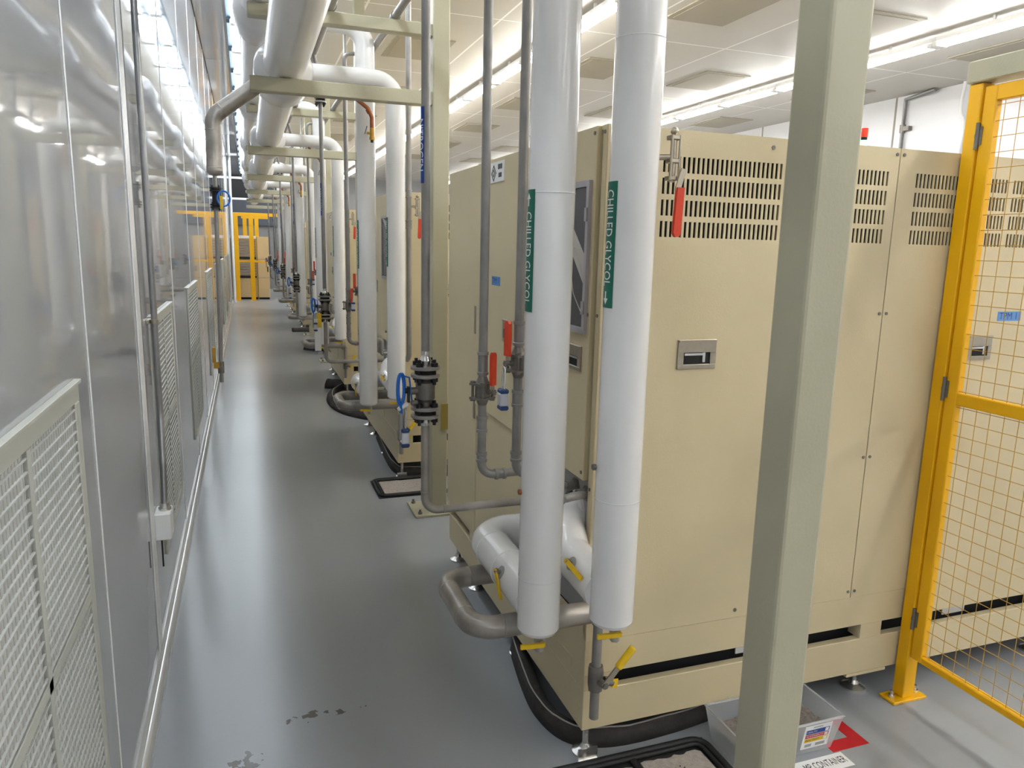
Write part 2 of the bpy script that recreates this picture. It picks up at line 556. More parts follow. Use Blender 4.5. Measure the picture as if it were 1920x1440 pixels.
# conduit and junction box on the left wall
t = thing('wall_conduit', (W + 0.03, 3.2, 0.6), 'thin grey vertical conduit strapped to the glossy left wall', 'conduit')
b = MB(); b.tube([(W + 0.028, 3.28, CEIL), (W + 0.028, 3.28, 0.98), (W + 0.036, 3.19, 0.82), (W + 0.036, 3.15, 0.645)], 0.0125, 12, bend=0.12)
part('pipe', b, 'conduit', t)
for z in (1.37, 2.75):
    b = MB(); b.cyl((W + 0.028, 3.28, z - 0.008), (W + 0.028, 3.28, z + 0.008), 0.016, 12); b.box(W, W + 0.012, 3.25, 3.33, z - 0.008, z + 0.008, 0.002); hexa(b, (W + 0.012, 3.315, z), (1, 0, 0), 0.007, 0.006)
    part('strap', b, 'satin', t)
b = MB(); b.cyl((W + 0.036, 3.15, 0.622), (W + 0.036, 3.15, 0.652), 0.019, 12); b.cyl((W + 0.036, 3.15, 0.622), (W + 0.036, 3.15, 0.634), 0.024, 8)
part('connector', b, 'chrome', t)
t = thing('junction_box', (W, 3.15, 0.51), 'small white junction box low on the left wall under the conduit', 'electrical box')
b = MB(); b.box(W, W + 0.06, 3.095, 3.205, 0.512, 0.622, 0.004)
part('body', b, 'white', t)
b = MB(); b.box(W + 0.02, W + 0.026, 3.10, 3.104, 0.4, 0.512); 
part('wire_tail', b, 'black', t)

# ------------------------------------------------------------------ ceiling lights
def light_section(x, y0, y1, dx, z, tm):
    t = thing('strip_light', (x, (y0 + y1) / 2, CEIL), '', 'ceiling light', 'twin-tube strip lights under the ceiling')
    b = MB(); b.box(x - dx - (0.012 if dx > 0.03 else -0.012), x + dx + (0.012 if dx > 0.03 else -0.012), y0, y1, z + 0.028, z + 0.034, 0.001); b.box(x - 0.035, x + 0.035, y0, y1, z + 0.034, min(z + 0.085, CEIL), 0.003); b.box(x - 0.012, x + 0.012, (y0 + y1) / 2 - 0.012, (y0 + y1) / 2 + 0.012, z + 0.06, CEIL + 0.004)
    part('channel', b, 'fixture', t)
    if tm == 'tube_aisle':
        b = MB(); b.box(x - 0.087, x + 0.087, y0, y1, z + 0.045, z + 0.049); b.box(x - 0.087, x - 0.083, y0, y1, z + 0.02, z + 0.045); b.box(x - 0.087, x + 0.087, y0, y0 + 0.03, z + 0.0, z + 0.045)  # dark pan added to keep the ceiling around the tubes from washing out
        part('glare_pan', b, 'glare_pan', t)
    for s in (-1, 1):
        b = MB(); b.cyl((x + s * dx, y0 + 0.06, z), (x + s * dx, y1 - 0.06, z), 0.016, 10)
        part('tube', b, tm, t)
    for y in (y0 + 0.03, y1 - 0.03):
        b = MB(); b.box(x - dx - 0.03, x + dx + 0.03, y - 0.03, y + 0.03, z - 0.02, z + 0.022, 0.006); b.box(x - 0.03, x + 0.03, y - 0.02, y + 0.02, z + 0.02, z + 0.04)
        part('lamp_holder', b, 'fixture', t)
    return t
base = light_section(3.2, 0.07, 1.30, 0.05, 3.83, 'tube')
base2 = light_section(0.0, 0.07, 1.30, 0.024, 3.90, 'tube_aisle')
ROWS = [(-0.01, 'row beside the left wall'), (0.165, 'row beside the header pipe'), (3.2, 'middle row over the cabinets'), (6.8, 'right row near the side wall')]
scan()
nth = ['first', 'second', 'third', 'fourth', 'fifth', 'sixth', 'seventh', 'eighth', 'ninth', 'tenth', 'eleventh', 'twelfth', 'thirteenth', 'fourteenth', 'fifteenth', 'sixteenth', 'seventeenth', 'eighteenth', 'nineteenth', 'twentieth', 'twenty-first', 'twenty-second']
used = set()
for rx, rn in ROWS:
    src = base if rx > 1 else base2
    for i in range(-6, 22):
        lab = 'twin-tube strip light, %s along the %s' % (nth[i], rn) if i >= 0 else 'twin-tube strip light behind the camera, %s back in the %s' % (nth[-i - 1], rn)
        loc = V((rx, 0.685 + 1.235 * i, CEIL))
        if src.name not in used:
            used.add(src.name)
            src.location = loc; src['label'] = lab
        else:
            dup(src, loc - src.location, lab)

# ceiling vents
b = MB(); b.box(-0.34, 0.34, -0.5, 0.5, -0.012, 0, 0.003); b2 = None
t = thing('ceiling_vent', (0, 0, 0), '', 'ceiling vent', 'square return vents in the ceiling')
part('frame', b, 'ceilvent', t)
b = MB(); b.box(-0.28, 0.28, -0.44, 0.44, -0.016, -0.011)
part('grille', b, 'ceilvent', t)
scan()
first = True
for ci, (cx, cn) in enumerate(((2.0, 'first row right of the aisle'), (4.35, 'row between the middle and right lights'), (6.0, 'row just left of the right lights'), (8.1, 'row near the far side wall'))):
    for i in range(7):
        lab = '%s beige ceiling vent in the %s' % (nth[i], cn)
        loc = V((cx, 3.75 + 2.72 * i, CEIL))
        if first: t.location = loc; t['label'] = lab; first = False
        else: dup(t, loc - t.location, lab)

# ------------------------------------------------------------------ cream cabinets
def slots(mb, x0, x1, zr, y, pitch=0.0168, w=0.0088, th=0.002):
    """sheet with rows of vertical slots, in the plane y"""
    zs = sorted(zr)
    lo, hi = zs[0][0] - 0.016, zs[-1][1] + 0.016
    edges = [lo] + [e for z in zs for e in z] + [hi]
    for i in range(0, len(edges), 2):
        mb.box(x0, x1, y - th, y + th, edges[i], edges[i + 1])
    n = int(round((x1 - x0) / pitch))
    p = (x1 - x0) / n
    for za, zb in zs:
        for i in range(n + 1):
            a = x0 + p * i - (p - w) / 2; c = x0 + p * i + (p - w) / 2
            mb.box(max(a, x0), min(c, x1), y - th, y + th, za, zb)
    return lo, hi

def panel_with_hole(mb, x0, x1, z0, z1, hx0, hx1, hz0, hz1, y0, y1):
    mb.box(x0, x1, y0, y1, z0, hz0); mb.box(x0, x1, y0, y1, hz1, z1)
    mb.box(x0, hx0, y0, y1, hz0, hz1); mb.box(hx1, x1, y0, y1, hz0, hz1)

def latch_end(parent, x0, x1, z0, z1, y, face):
    """recessed paddle latch; face 'Y' lies in plane y, face 'X' in plane x=y with x0..x1 running along Y"""
    def bx(m, a0, a1, d0, d1, c0, c1, bev=0):
        if face == 'Y': m.box(a0, a1, y - d1, y - d0, c0, c1, bev)
        else: m.box(y - d1, y - d0, a0, a1, c0, c1, bev)
    m = MB()
    w = x1 - x0; h = z1 - z0
    hx0, hx1, hz0, hz1 = x0 + w * 0.15, x1 - w * 0.15, z0 + h * 0.16, z0 + h * 0.56
    bx(m, x0, x1, 0, 0.006, z0, hz0, 0.001); bx(m, x0, x1, 0, 0.006, hz1, z1, 0.001)
    bx(m, x0, hx0, 0, 0.006, hz0, hz1); bx(m, hx1, x1, 0, 0.006, hz0, hz1)
    bx(m, x0 + 0.002, x1 - 0.002, 0.006, 0.009, z1 - 0.008, z1 - 0.001)
    L = part('latch', m, 'satin', parent)
    m = MB(); bx(m, hx0, hx1, -0.002, 0.001, hz0, hz1)
    part('pocket', m, 'dark', L)
    m = MB(); bx(m, hx0 + 0.004, hx0 + w * 0.5, 0.001, 0.005, hz1 - h * 0.1, hz1 - h * 0.02); bx(m, hx1 - w * 0.2, hx1 - w * 0.13, 0.001, 0.005, hz0 + h * 0.06, hz1)
    part('paddle', m, 'chrome', L)
    return L

def cabinet():
    t = thing('equipment_cabinet', (MX, MY0, 0), '', 'cabinet', 'cream equipment cabinets along the aisle')
    XE = 4.25; seams = [0.99, 2.073, 3.162, 4.25]
    Z0, Z1, ZB = 0.12, 2.05, 0.44
    b = MB(); b.box(MX + 0.13, XE - 0.05, MY0 + 0.06, MY1 - 0.06, 0.20, Z1 - 0.03)  # near-black box stands in for the unlit inside seen through the slots
    part('interior_shade', b, 'dark', t)
    # base frame with fork slots
    b = MB()
    b.box(MX, XE, MY0, MY0 + 0.03, Z0, 0.262, 0.002); b.box(MX, XE, MY0, MY0 + 0.004, 0.32, ZB, 0.001)
    for x0, x1 in ((0.99, 1.10), (2.144, 2.245), (3.11, 3.25), (4.15, 4.25)):
        b.box(x0, x1, MY0, MY0 + 0.06, 0.2622, 0.3198)
    b.box(2.10, 2.29, MY0 - 0.001, MY0 + 0.05, Z0 - 0.012, Z0)
    b.box(MX, MX + 0.03, MY0 + 0.0305, MY1 - 0.0305, Z0, 0.265, 0.002); b.box(MX, MX + 0.004, MY0 + 0.0045, MY1 - 0.0305, 0.31, 0.50)
    for y0, y1 in ((2.0, 2.12), (2.9, 3.34), (3.70, MY1)):
        b.box(MX + 0.0002, MX + 0.06, max(y0, 2.061), min(y1, MY1 - 0.031), 0.265, 0.31)
    b.box(MX, MX + 0.05, 2.12, 2.9, 0.265, 0.31)
    b.box(MX + 0.03, XE, MY1 - 0.03, MY1, Z0, ZB)
    b.box(XE - 0.03, XE, MY0 + 0.061, MY1 - 0.031, Z0, ZB)
    part('base_frame', b, 'cream', t)
    b = MB(); b.box(1.62, 1.90, MY0 + 0.05, MY0 + 0.055, 0.262, 0.32); b.box(2.62, 2.74, MY0 + 0.05, MY0 + 0.055, 0.262, 0.32)
    part('splash_plate', b, 'white', t)
    # end panels facing the camera
    rows = [(1.738 + 0.063 * i, 1.738 + 0.063 * i + 0.0468) for i in range(4)]
    banks = [[(1.17, 1.605), (1.63, 2.036)], [(2.15, 2.585), (2.61, 3.02)], [(3.23, 3.66), (3.69, 4.10)]]
    for i in range(3):
        x0, x1 = seams[i] + (0.002 if i else 0.0), seams[i + 1] - 0.002
        hx0, hx1 = banks[i][0][0], banks[i][1][1]
        b = MB(); panel_with_hole(b, x0, x1, ZB + 0.002, Z1, hx0, hx1, rows[0][0] - 0.016, rows[-1][1] + 0.016, MY0 - 0.002, MY0 + 0.02)
        b.box(banks[i][0][1], banks[i][1][0], MY0 - 0.002, MY0 + 0.02, rows[0][0] - 0.016, rows[-1][1] + 0.016)
        ep = part('end_panel', b, 'cream', t)
        for (a, c) in banks[i]:
            b = MB(); slots(b, a, c, rows, MY0)
            part('vent', b, 'cream', ep)
        b = MB()
        for x in ((x1 - 0.012,) if i == 0 else (x0 + 0.014, x1 - 0.012)):
            for z in (2.03, 1.50, 0.985, 0.467):
                hexa(b, (x, MY0 - 0.002, z), (0, -1, 0), 0.006, 0.003)
        if i == 0: hexa(b, (1.56, MY0 - 0.002, 2.02), (0, -1, 0), 0.007, 0.003); hexa(b, (1.56, MY0 - 0.002, 0.47), (0, -1, 0), 0.007, 0.003)
        part('screw_row', b, 'flange', ep)
    latch_end(t, 1.262, 1.402, 1.331, 1.424, MY0 - 0.002, 'Y')
    latch_end(t, 2.49, 2.61, 1.325, 1.415, MY0 - 0.002, 'Y')
    # roof and rear walls
    b = MB(); b.box(MX, XE, MY0 + 0.02, MY1, Z1 - 0.012, Z1)
    part('roof', b, 'cream', t)
    b = MB(); b.box(MX + 0.03, XE, MY1 - 0.02, MY1, ZB, Z1 - 0.012)
    part('rear_panel', b, 'cream', t)
    b = MB(); b.box(XE - 0.02, XE, MY0 + 0.02, MY1 - 0.02, ZB, Z1 - 0.012)
    part('side_panel', b, 'cream', t)
    # front toward the aisle
    b = MB(); b.box(MX - 0.002, MX + 0.03, MY0, MY0 + 0.028, 0.50, Z1, 0.001)
    cp = part('corner_post', b, 'cream', t)
    b = MB()
    for z in (2.03, 1.50, 0.955): hexa(b, (MX - 0.002, MY0 + 0.014, z), (-1, 0, 0), 0.006, 0.003)
    part('screw_row', b, 'flange', cp)
    b = MB(); b.box(MX - 0.014, MX + 0.016, MY0 + 0.042, 3.235, 0.975, Z1, 0.002)
    d = part('door', b, 'cream', t)
    b = MB()
    for z in (2.03, 1.50, 1.0): hexa(b, (MX - 0.014, MY0 + 0.056, z), (-1, 0, 0), 0.006, 0.003)
    part('screw_row', b, 'flange', d)
    b = MB(); y0, y1, z0, z1, fw = 2.058, 2.50, 1.44, 1.898, 0.018
    X = MX - 0.014
    b.box(X - 0.012, X, y0, y1, z0, z0 + fw); b.box(X - 0.012, X, y0, y1, z1 - fw, z1); b.box(X - 0.012, X, y0, y0 + fw, z0 + fw, z1 - fw); b.box(X - 0.012, X, y1 - fw, y1, z0 + fw, z1 - fw)
    b.cyl((X - 0.016, y0 + 0.008, z0 + 0.06), (X - 0.016, y0 + 0.008, z0 + 0.10), 0.005, 8); b.cyl((X - 0.016, y0 + 0.008, z1 - 0.12), (X - 0.016, y0 + 0.008, z1 - 0.08), 0.005, 8)
    fr = part('display_frame', b, 'frame', d)
    b = MB(); b.box(X - 0.005, X, y0 + fw, y1 - fw, z0 + fw, z1 - fw)
    part('display', b, 'screen', fr)
    # pale sweep and curved line printed on the display
    b = MB()
    f = lambda u, v, a: (X - 0.0055 + a, u, v)
    b.prism([(2.077, 1.58), (2.077, 1.67), (2.25, 1.83), (2.40, 1.88), (2.48, 1.88), (2.30, 1.80)], f, 0, 0.0004)
    part('display_sweep', b, 'screenband', fr)
    b = MB(); b.tube([(X - 0.006, 2.09, 1.50), (X - 0.006, 2.16, 1.56), (X - 0.006, 2.19, 1.66), (X - 0.006, 2.17, 1.72), (X - 0.006, 2.12, 1.66), (X - 0.006, 2.09, 1.6)], 0.0018, 6, bend=0.05)
    part('display_line', b, 'screenband', fr)
    latch_end(d, 2.086, 2.235, 1.318, 1.398, X, 'X')
    latch_end(d, 2.74, 2.845, 1.32, 1.41, X, 'X')
    # sign plate: outlined diamond and short dark lines
    b = MB(); b.box(X - 0.002, X, 2.875, 3.045, 1.955, 2.035)
    sp = part('sign_plate', b, 'white', d)
    b = MB()
    f = lambda u, v, a: (X - 0.0025 + a, u, v)
    c = (3.005, 1.992)
    for s0, s1 in ((0.034, 0.026), (0.018, 0.010)):
        for q in range(4):
            a0, a1 = PI / 2 * q, PI / 2 * (q + 1)
            b.prism([(c[0] + s0 * math.cos(a0), c[1] + s0 * math.sin(a0)), (c[0] + s0 * math.cos(a1), c[1] + s0 * math.sin(a1)),
                     (c[0] + s1 * math.cos(a1), c[1] + s1 * math.sin(a1)), (c[0] + s1 * math.cos(a0), c[1] + s1 * math.sin(a0))], f, 0, 0.0004)
    for i, y in enumerate((2.90, 2.918, 2.936)):
        b.box(X - 0.0025, X - 0.002, y, y + 0.013, 2.004, 2.024)
    for y in (2.905, 2.925): b.box(X - 0.0025, X - 0.002, y, y + 0.015, 1.972, 1.99)
    part('sign_print', b, 'black', sp)
    b = MB(); b.box(X - 0.001, X, 2.90, 3.01, 1.538, 1.575)
    tp = part('tape_strip', b, 'tape', d)
    b = MB(); letters(b, 'TPM 1', 0.034, lambda u, v: (X - 0.0016, 2.955 - u, 1.5565 + v))
    part('tape_writing', b, 'tapeink', tp)
    b = MB(); b.box(MX - 0.006, MX + 0.016, 3.241, MY1, 0.335, Z1, 0.002)
    fp = part('front_panel', b, 'cream', t)
    b = MB(); b.box(MX - 0.012, MX - 0.004, 3.25, 3.275, 1.30, 1.43, 0.002); b.box(MX - 0.012, MX - 0.004, 3.25, 3.275, 0.9, 1.0, 0.002)
    part('hinge', b, 'satin', fp)
    b = MB(); b.box(MX - 0.004, MX + 0.016, 2.56, 3.235, 0.335, 0.97, 0.002)
    part('lower_panel', b, 'cream', t)
    # pipe recess
    b = MB(); b.box(MX + 0.008, MX + 0.014, MY0 + 0.03, 2.55, 0.5, 0.975); b.box(MX, MX + 0.008, 2.545, 2.556, 0.5, 0.975)
    rc = part('pipe_recess', b, 'recess', t)
    for (y, z) in ((2.135, 0.93), (1.99 + 0.06, 0.93), (2.27, 0.842)):
        b = MB(); b.cyl((MX - 0.03, y, z), (MX + 0.008, y, z), 0.017, 12); hexa(b, (MX + 0.0, y, z), (1, 0, 0), 0.026, 0.012)
        part('fitting', b, 'flange', rc)
    b = MB(); b.box(MX - 0.003, MX + 0.0, 2.10, 2.9, 0.30, 0.335)
    part('sill_strip', b, 'cream', t)
    # levelling feet
    for (x, y) in ((1.03, 2.05), (2.22, 2.075), (3.2, 2.06), (4.2, 2.06), (1.03, 2.70), (1.035, 3.34), (1.035, 3.70), (4.2, 3.70)):
        b = MB(); b.cyl((x, y, 0.02), (x, y, Z0 + 0.02), 0.011, 10)
        b.lathe([(0, 0), (0, 0.045), (0.008, 0.045), (0.022, 0.02), (0.034, 0.014), (0.034, 0)], (x, y, 0.0), (0, 0, 1), 16)
        hexa(b, (x, y, Z0 - 0.014), (0, 0, 1), 0.02, 0.012)
        ft = part('foot', b, 'chrome', t)
        if (x, y) == (1.03, 2.05):
            b = MB(); b.box(x - 0.045, x + 0.025, y - 0.105, y - 0.04, 0, 0.006); b.box(x - 0.045, x + 0.025, y - 0.046, y - 0.04, 0, 0.045); hexa(b, (x - 0.012, y - 0.075, 0.006), (0, 0, 1), 0.012, 0.01)
            part('anchor_bracket', b, 'chrome', ft)
    return t

cab = cabinet(); scan()
cab['label'] = 'nearest cream equipment cabinet with slotted vents and paddle latches'
for k in range(1, NB):
    dup(cab, (0, P * k, 0), '%s cream equipment cabinet counted along the aisle from the camera' % ORD[k] if k < 5 else 'farthest cream equipment cabinet at the end of the aisle row')

# ------------------------------------------------------------------ columns with cross arms
def column():
    cx, cy, s = 1.103, 1.26, 0.05
    t = thing('steel_column', (cx, cy, 0), '', 'column', 'grey-green columns with cross arms')
    b = MB(); b.box(cx - s, cx + s, cy - s, cy + s, 0.015, CEIL, 0.008, seg=2)
    part('post', b, 'beam', t)
    b = MB(); b.box(cx - 0.16, cx + 0.10, cy - 0.09, cy + 0.19, 0, 0.016, 0.003)
    part('base_plate', b, 'beam', t)
    for x, y in ((cx - 0.125, cy - 0.055), (cx - 0.125, cy + 0.155)):
        b = MB(); hexa(b, (x, y, 0.016), (0, 0, 1), 0.014, 0.014); b.cyl((x, y, 0.016), (x, y, 0.045), 0.007, 8)
        part('anchor_bolt', b, 'flange', t)
    for z0, z1 in ((2.492, 2.568), (2.868, 2.934)):
        b = MB(); b.box(0.055, cx - s + 0.002, cy - 0.035, cy + 0.04, z0, z1, 0.004)
        part('cross_arm', b, 'beam', t)
    return t
c0 = column(); scan()
c0['label'] = 'large grey-green square column in the right foreground'
for k in range(1, NB + 1):
    dup(c0, (0, P * k, 0), ('grey-green column with cross arms behind the flanged nitrogen valve of the nearest cabinet' if k == 1 else
        'grey-green column with cross arms, %s one counted from the camera' % nth[k]))

b = MB(); b.box(1.110, 1.162, 4.396, 4.409, 0.56, 0.725, 0.002)
single('column_tag', b, 'olive', (1.14, 4.4, 0.56), 'olive yellow tag on the column behind the flanged nitrogen valve', 'tag')

# ------------------------------------------------------------------ overhead headers
def tee(mb, x, y, z, r, R):
    mb.lathe([(-0.30, r), (-0.22, R * 0.92), (-0.16, R), (0.16, R), (0.22, R * 0.92), (0.30, r)], (x, y, z), (0, 1, 0), 28, sharp=False)
Y0, Y1 = -1.5, 20.2
HX, HZ, HR = 0.25, 2.688, 0.118
t = thing('header_pipe', (HX, 9, HZ), 'large white insulated header pipe lying on the lower cross arms', 'pipe')
b = MB(); b.cyl((HX, Y0, HZ), (HX, Y1, HZ), HR, 32)
part('jacket', b, 'jacket', t)
for k in range(-1, NB):
    y = 1.725 + P * k
    b = MB(); tee(b, HX, y, HZ - 0.004, HR - 0.006, 0.168); 
    tb = part('tee_jacket', b, 'jacket', t)
U_X, U_Z = 0.13, 3.045
t = thing('header_pipe', (U_X, 9, U_Z), 'white insulated header pipe lying on the upper cross arms', 'pipe')
b = MB(); b.cyl((U_X, Y0, U_Z), (U_X, Y1, U_Z), 0.108, 28)
part('jacket', b, 'jacket', t)
for k in range(-1, NB):
    b = MB(); tee(b, U_X, 1.86 + P * k, U_Z, 0.108, 0.15)
    part('tee_jacket', b, 'jacket', t)
for (x, r, l, nm) in ((0.48, 0.036, 'bare steel header pipe on the upper cross arms, left of the two bare ones', 'header_pipe'), (0.845, 0.0225, 'bare steel header pipe on the upper cross arms, nearer the columns', 'header_pipe')):
    t = thing(nm, (x, 9, 2.934 + r), l, 'pipe')
    b = MB(); b.cyl((x, Y0, 2.934 + r), (x, Y1, 2.934 + r), r, 18)
    part('pipe', b, 'steel', t)
    for k in range(NB + 1):
        b = MB(); b.cyl((x, 1.26 + P * k - 0.02, 2.934 + r), (x, 1.26 + P * k + 0.02, 2.934 + r), r + 0.006, 18)
        part('pipe_clamp', b, 'flange', t)

# ------------------------------------------------------------------ insulated risers
JR = 0.0615
def seam(mb, x, y, z, r):
    mb.lathe([(0, r + 0.0006), (0.002, r + 0.0012), (0.004, r + 0.0006)], (x, y, z), (0, 0, 1), 28)

def pipe_label(parent, cx, cy, r, z0, z1, ang, halfw, body, arrow, bandm, size, sx=1.0):
    b = MB(); b.arcband(cx, cy, r + 0.0012, ang - halfw, ang + halfw, z0, z1, 10)
    L = part('pipe_label', b, bandm, parent)
    zc = (z0 + z1) / 2
    rr = r + 0.0022
    def fn(u, v):      # text runs down the pipe, letter tops toward -Y seen from the aisle
        a = ang + v / rr
        return (cx + rr * math.cos(a), cy + rr * math.sin(a), zc - u)
    b = MB()
    off = -0.018 if arrow == 'down' else 0.018 if arrow == 'up' else 0.0
    letters(b, body, size, lambda u, v: fn(u + off, v), cuts=2, sx=sx)
    if arrow:
        sgn = 1 if arrow == 'down' else -1
        e = (z1 - z0) / 2 - 0.008
        for (pts) in (((e, 0), (e - 0.016, 0.011), (e - 0.016, -0.011)), ((e - 0.016, 0.003), (e - 0.034, 0.003), (e - 0.034, -0.003), (e - 0.016, -0.003))):
            vs = [b.bm.verts.new(V(fn(sgn * u, v))) for u, v in pts]
            b.face(vs)
    part('label_lettering', b, 'white', L)
    return L

def small_valve(parent, x, y, z, side):
    """little brass drain valve under a pipe with a flat yellow lever pointing along side"""
    b = MB(); b.cyl((x, y, z), (x, y, z + 0.03), 0.013, 12); b.cyl((x, y, z - 0.035), (x, y, z), 0.016, 12); hexa(b, (x, y, z - 0.05), (0, 0, 1), 0.014, 0.016)
    b.cyl((x, y - 0.02, z - 0.016), (x, y, z - 0.016), 0.008, 10)
    v = part('drain_valve', b, 'weld', parent)
    b = MB(); b.obox((x + side * 0.03, y - 0.024, z - 0.018), (1, 0, -0.06), (0, 1, 0), (0.06, 0, 1), 0.075, 0.008, 0.013)
    part('lever', b, 'yellowgrip', v)
    return v

def side_valve(parent, x, y, z, n, lv):
    """valve stem poking from a hole in the jacket, with yellow lever; n outward normal, lv lever direction"""
    n = V(n).normalized(); lv = V(lv).normalized(); p = V((x, y, z))
    b = MB(); b.lathe([(0, 0), (0, 0.021), (0.002, 0.021), (0.002, 0)], p, n, 16)
    h = part('access_hole', b, 'recess', parent)
    b = MB(); b.cyl(p, p + n * 0.022, 0.006, 10); hexa(b, p + n * 0.012, n, 0.009, 0.007)
    part('stem', b, 'flange', h)
    b = MB(); q = p + n * 0.02 + lv * 0.042
    b.obox(q, lv, lv.cross(n), n, 0.095, 0.014, 0.005)
    part('lever', b, 'yellowgrip', h)

def riser_a():
    x, y = 0.76, 1.85
    t = thing('insulated_riser', (x, y, 0.60), '', 'pipe', 'white insulated glycol risers')
    b = MB()
    b.tube([(U_X + 0.05, y, U_Z), (x, y, U_Z), (x, y, 1.5)], JR, 28, bend=0.13, nb=9)
    b.cyl((x, y, 0.615), (x, y, 1.5), JR, 28); b.lathe([(0, 0.045), (0.004, 0.055), (0.015, JR)], (x, y, 0.60), (0, 0, 1), 28); b.lathe([(0, 0), (0, 0.045)], (x, y, 0.60), (0, 0, 1), 28)
    for z in (1.836, 0.77): seam(b, x, y, z, JR)
    part('jacket', b, 'jacket', t)
    b = MB(); b.tube([(x, y + 0.02, 0.68), (x, 2.40, 0.68), (1.055, 2.40, 0.68)], JR + 0.002, 28, bend=0.10, nb=9)
    for yy in (2.10, 2.26): b.lathe([(0, JR + 0.002), (0.003, JR + 0.0045), (0.012, JR + 0.0045), (0.015, JR + 0.002)], (x, yy, 0.68), (0, 1, 0), 28)
    r = part('branch_jacket', b, 'jacket', t)
    side_valve(t, x - 0.056, 2.03, 0.708, (-0.9, 0, 0.43), (0.1, -0.35, -0.9))
    pipe_label(t, x, y, JR, 1.53, 1.845, PI, 0.44, 'CHILLED GLYCOL', 'up', 'green', 0.044, 0.68)
    small_valve(t, x + 0.006, y, 0.585, -1)
    b = MB(); hexa(b, (x - JR - 0.004, y - 0.005, 1.03), (-1, 0, 0), 0.008, 0.008)
    part('plug', b, 'copper', t)
    return t

def riser_b():
    x, y = 0.93, 1.725
    t = thing('insulated_riser', (x, y, 0.66), '', 'pipe', 'white insulated glycol risers')
    b = MB()
    b.tube([(HX + 0.06, y, HZ + 0.015), (x, y, HZ + 0.015), (x, y, 1.5)], JR, 28, bend=0.13, nb=9)
    b.cyl((x, y, 0.678), (x, y, 1.5), JR, 28); b.lathe([(0, 0.045), (0.004, 0.055), (0.015, JR)], (x, y, 0.663), (0, 0, 1), 28); b.lathe([(0, 0), (0, 0.045)], (x, y, 0.663), (0, 0, 1), 28)
    seam(b, x, y, 1.03, JR); seam(b, x, y, 2.2, JR)
    part('jacket', b, 'jacket', t)
    xb = 0.917
    b = MB(); b.tube([(xb, y + 0.02, 0.752), (xb, 1.98, 0.762), (0.95, 2.128, 0.84), (1.06, 2.128, 0.86)], JR, 28, bend=0.10, nb=9)
    part('branch_jacket', b, 'jacket', t)
    b = MB(); b.lathe([(0, 0), (0, 0.066), (0.012, 0.066), (0.02, JR)], (MX + 0.008, 2.128, 0.857), (-1, 0, 0), 24)
    part('end_collar', b, 'jacket', t)
    side_valve(t, xb - 0.053, 1.86, 0.79, (-0.85, 0, 0.52), (0.1, -0.95, -0.2))
    pipe_label(t, x, y, JR, 1.55, 1.865, PI, 0.44, 'CHILLED GLYCOL', 'down', 'green', 0.044, 0.68)
    small_valve(t, x + 0.015, y, 0.655, -1)
    b = MB(); hexa(b, (x - JR - 0.002, y + 0.012, 1.12), (-1, 0, 0), 0.009, 0.009)
    part('plug', b, 'flange', t)
    return t

# ------------------------------------------------------------------ nitrogen riser with flanged ball valve
def flange_pair(mb, x, y, z, r, mi_plate=0, mi_gap=1, th=0.011):
    mb.cyl((x, y, z - 0.007 - th), (x, y, z - 0.007), r, 24, mi_plate, bev=0.0015)
    mb.cyl((x, y, z - 0.007), (x, y, z + 0.007), r * 0.72, 20, mi_gap)
    mb.cyl((x, y, z + 0.007), (x, y, z + 0.007 + th), r, 24, mi_plate, bev=0.0015)

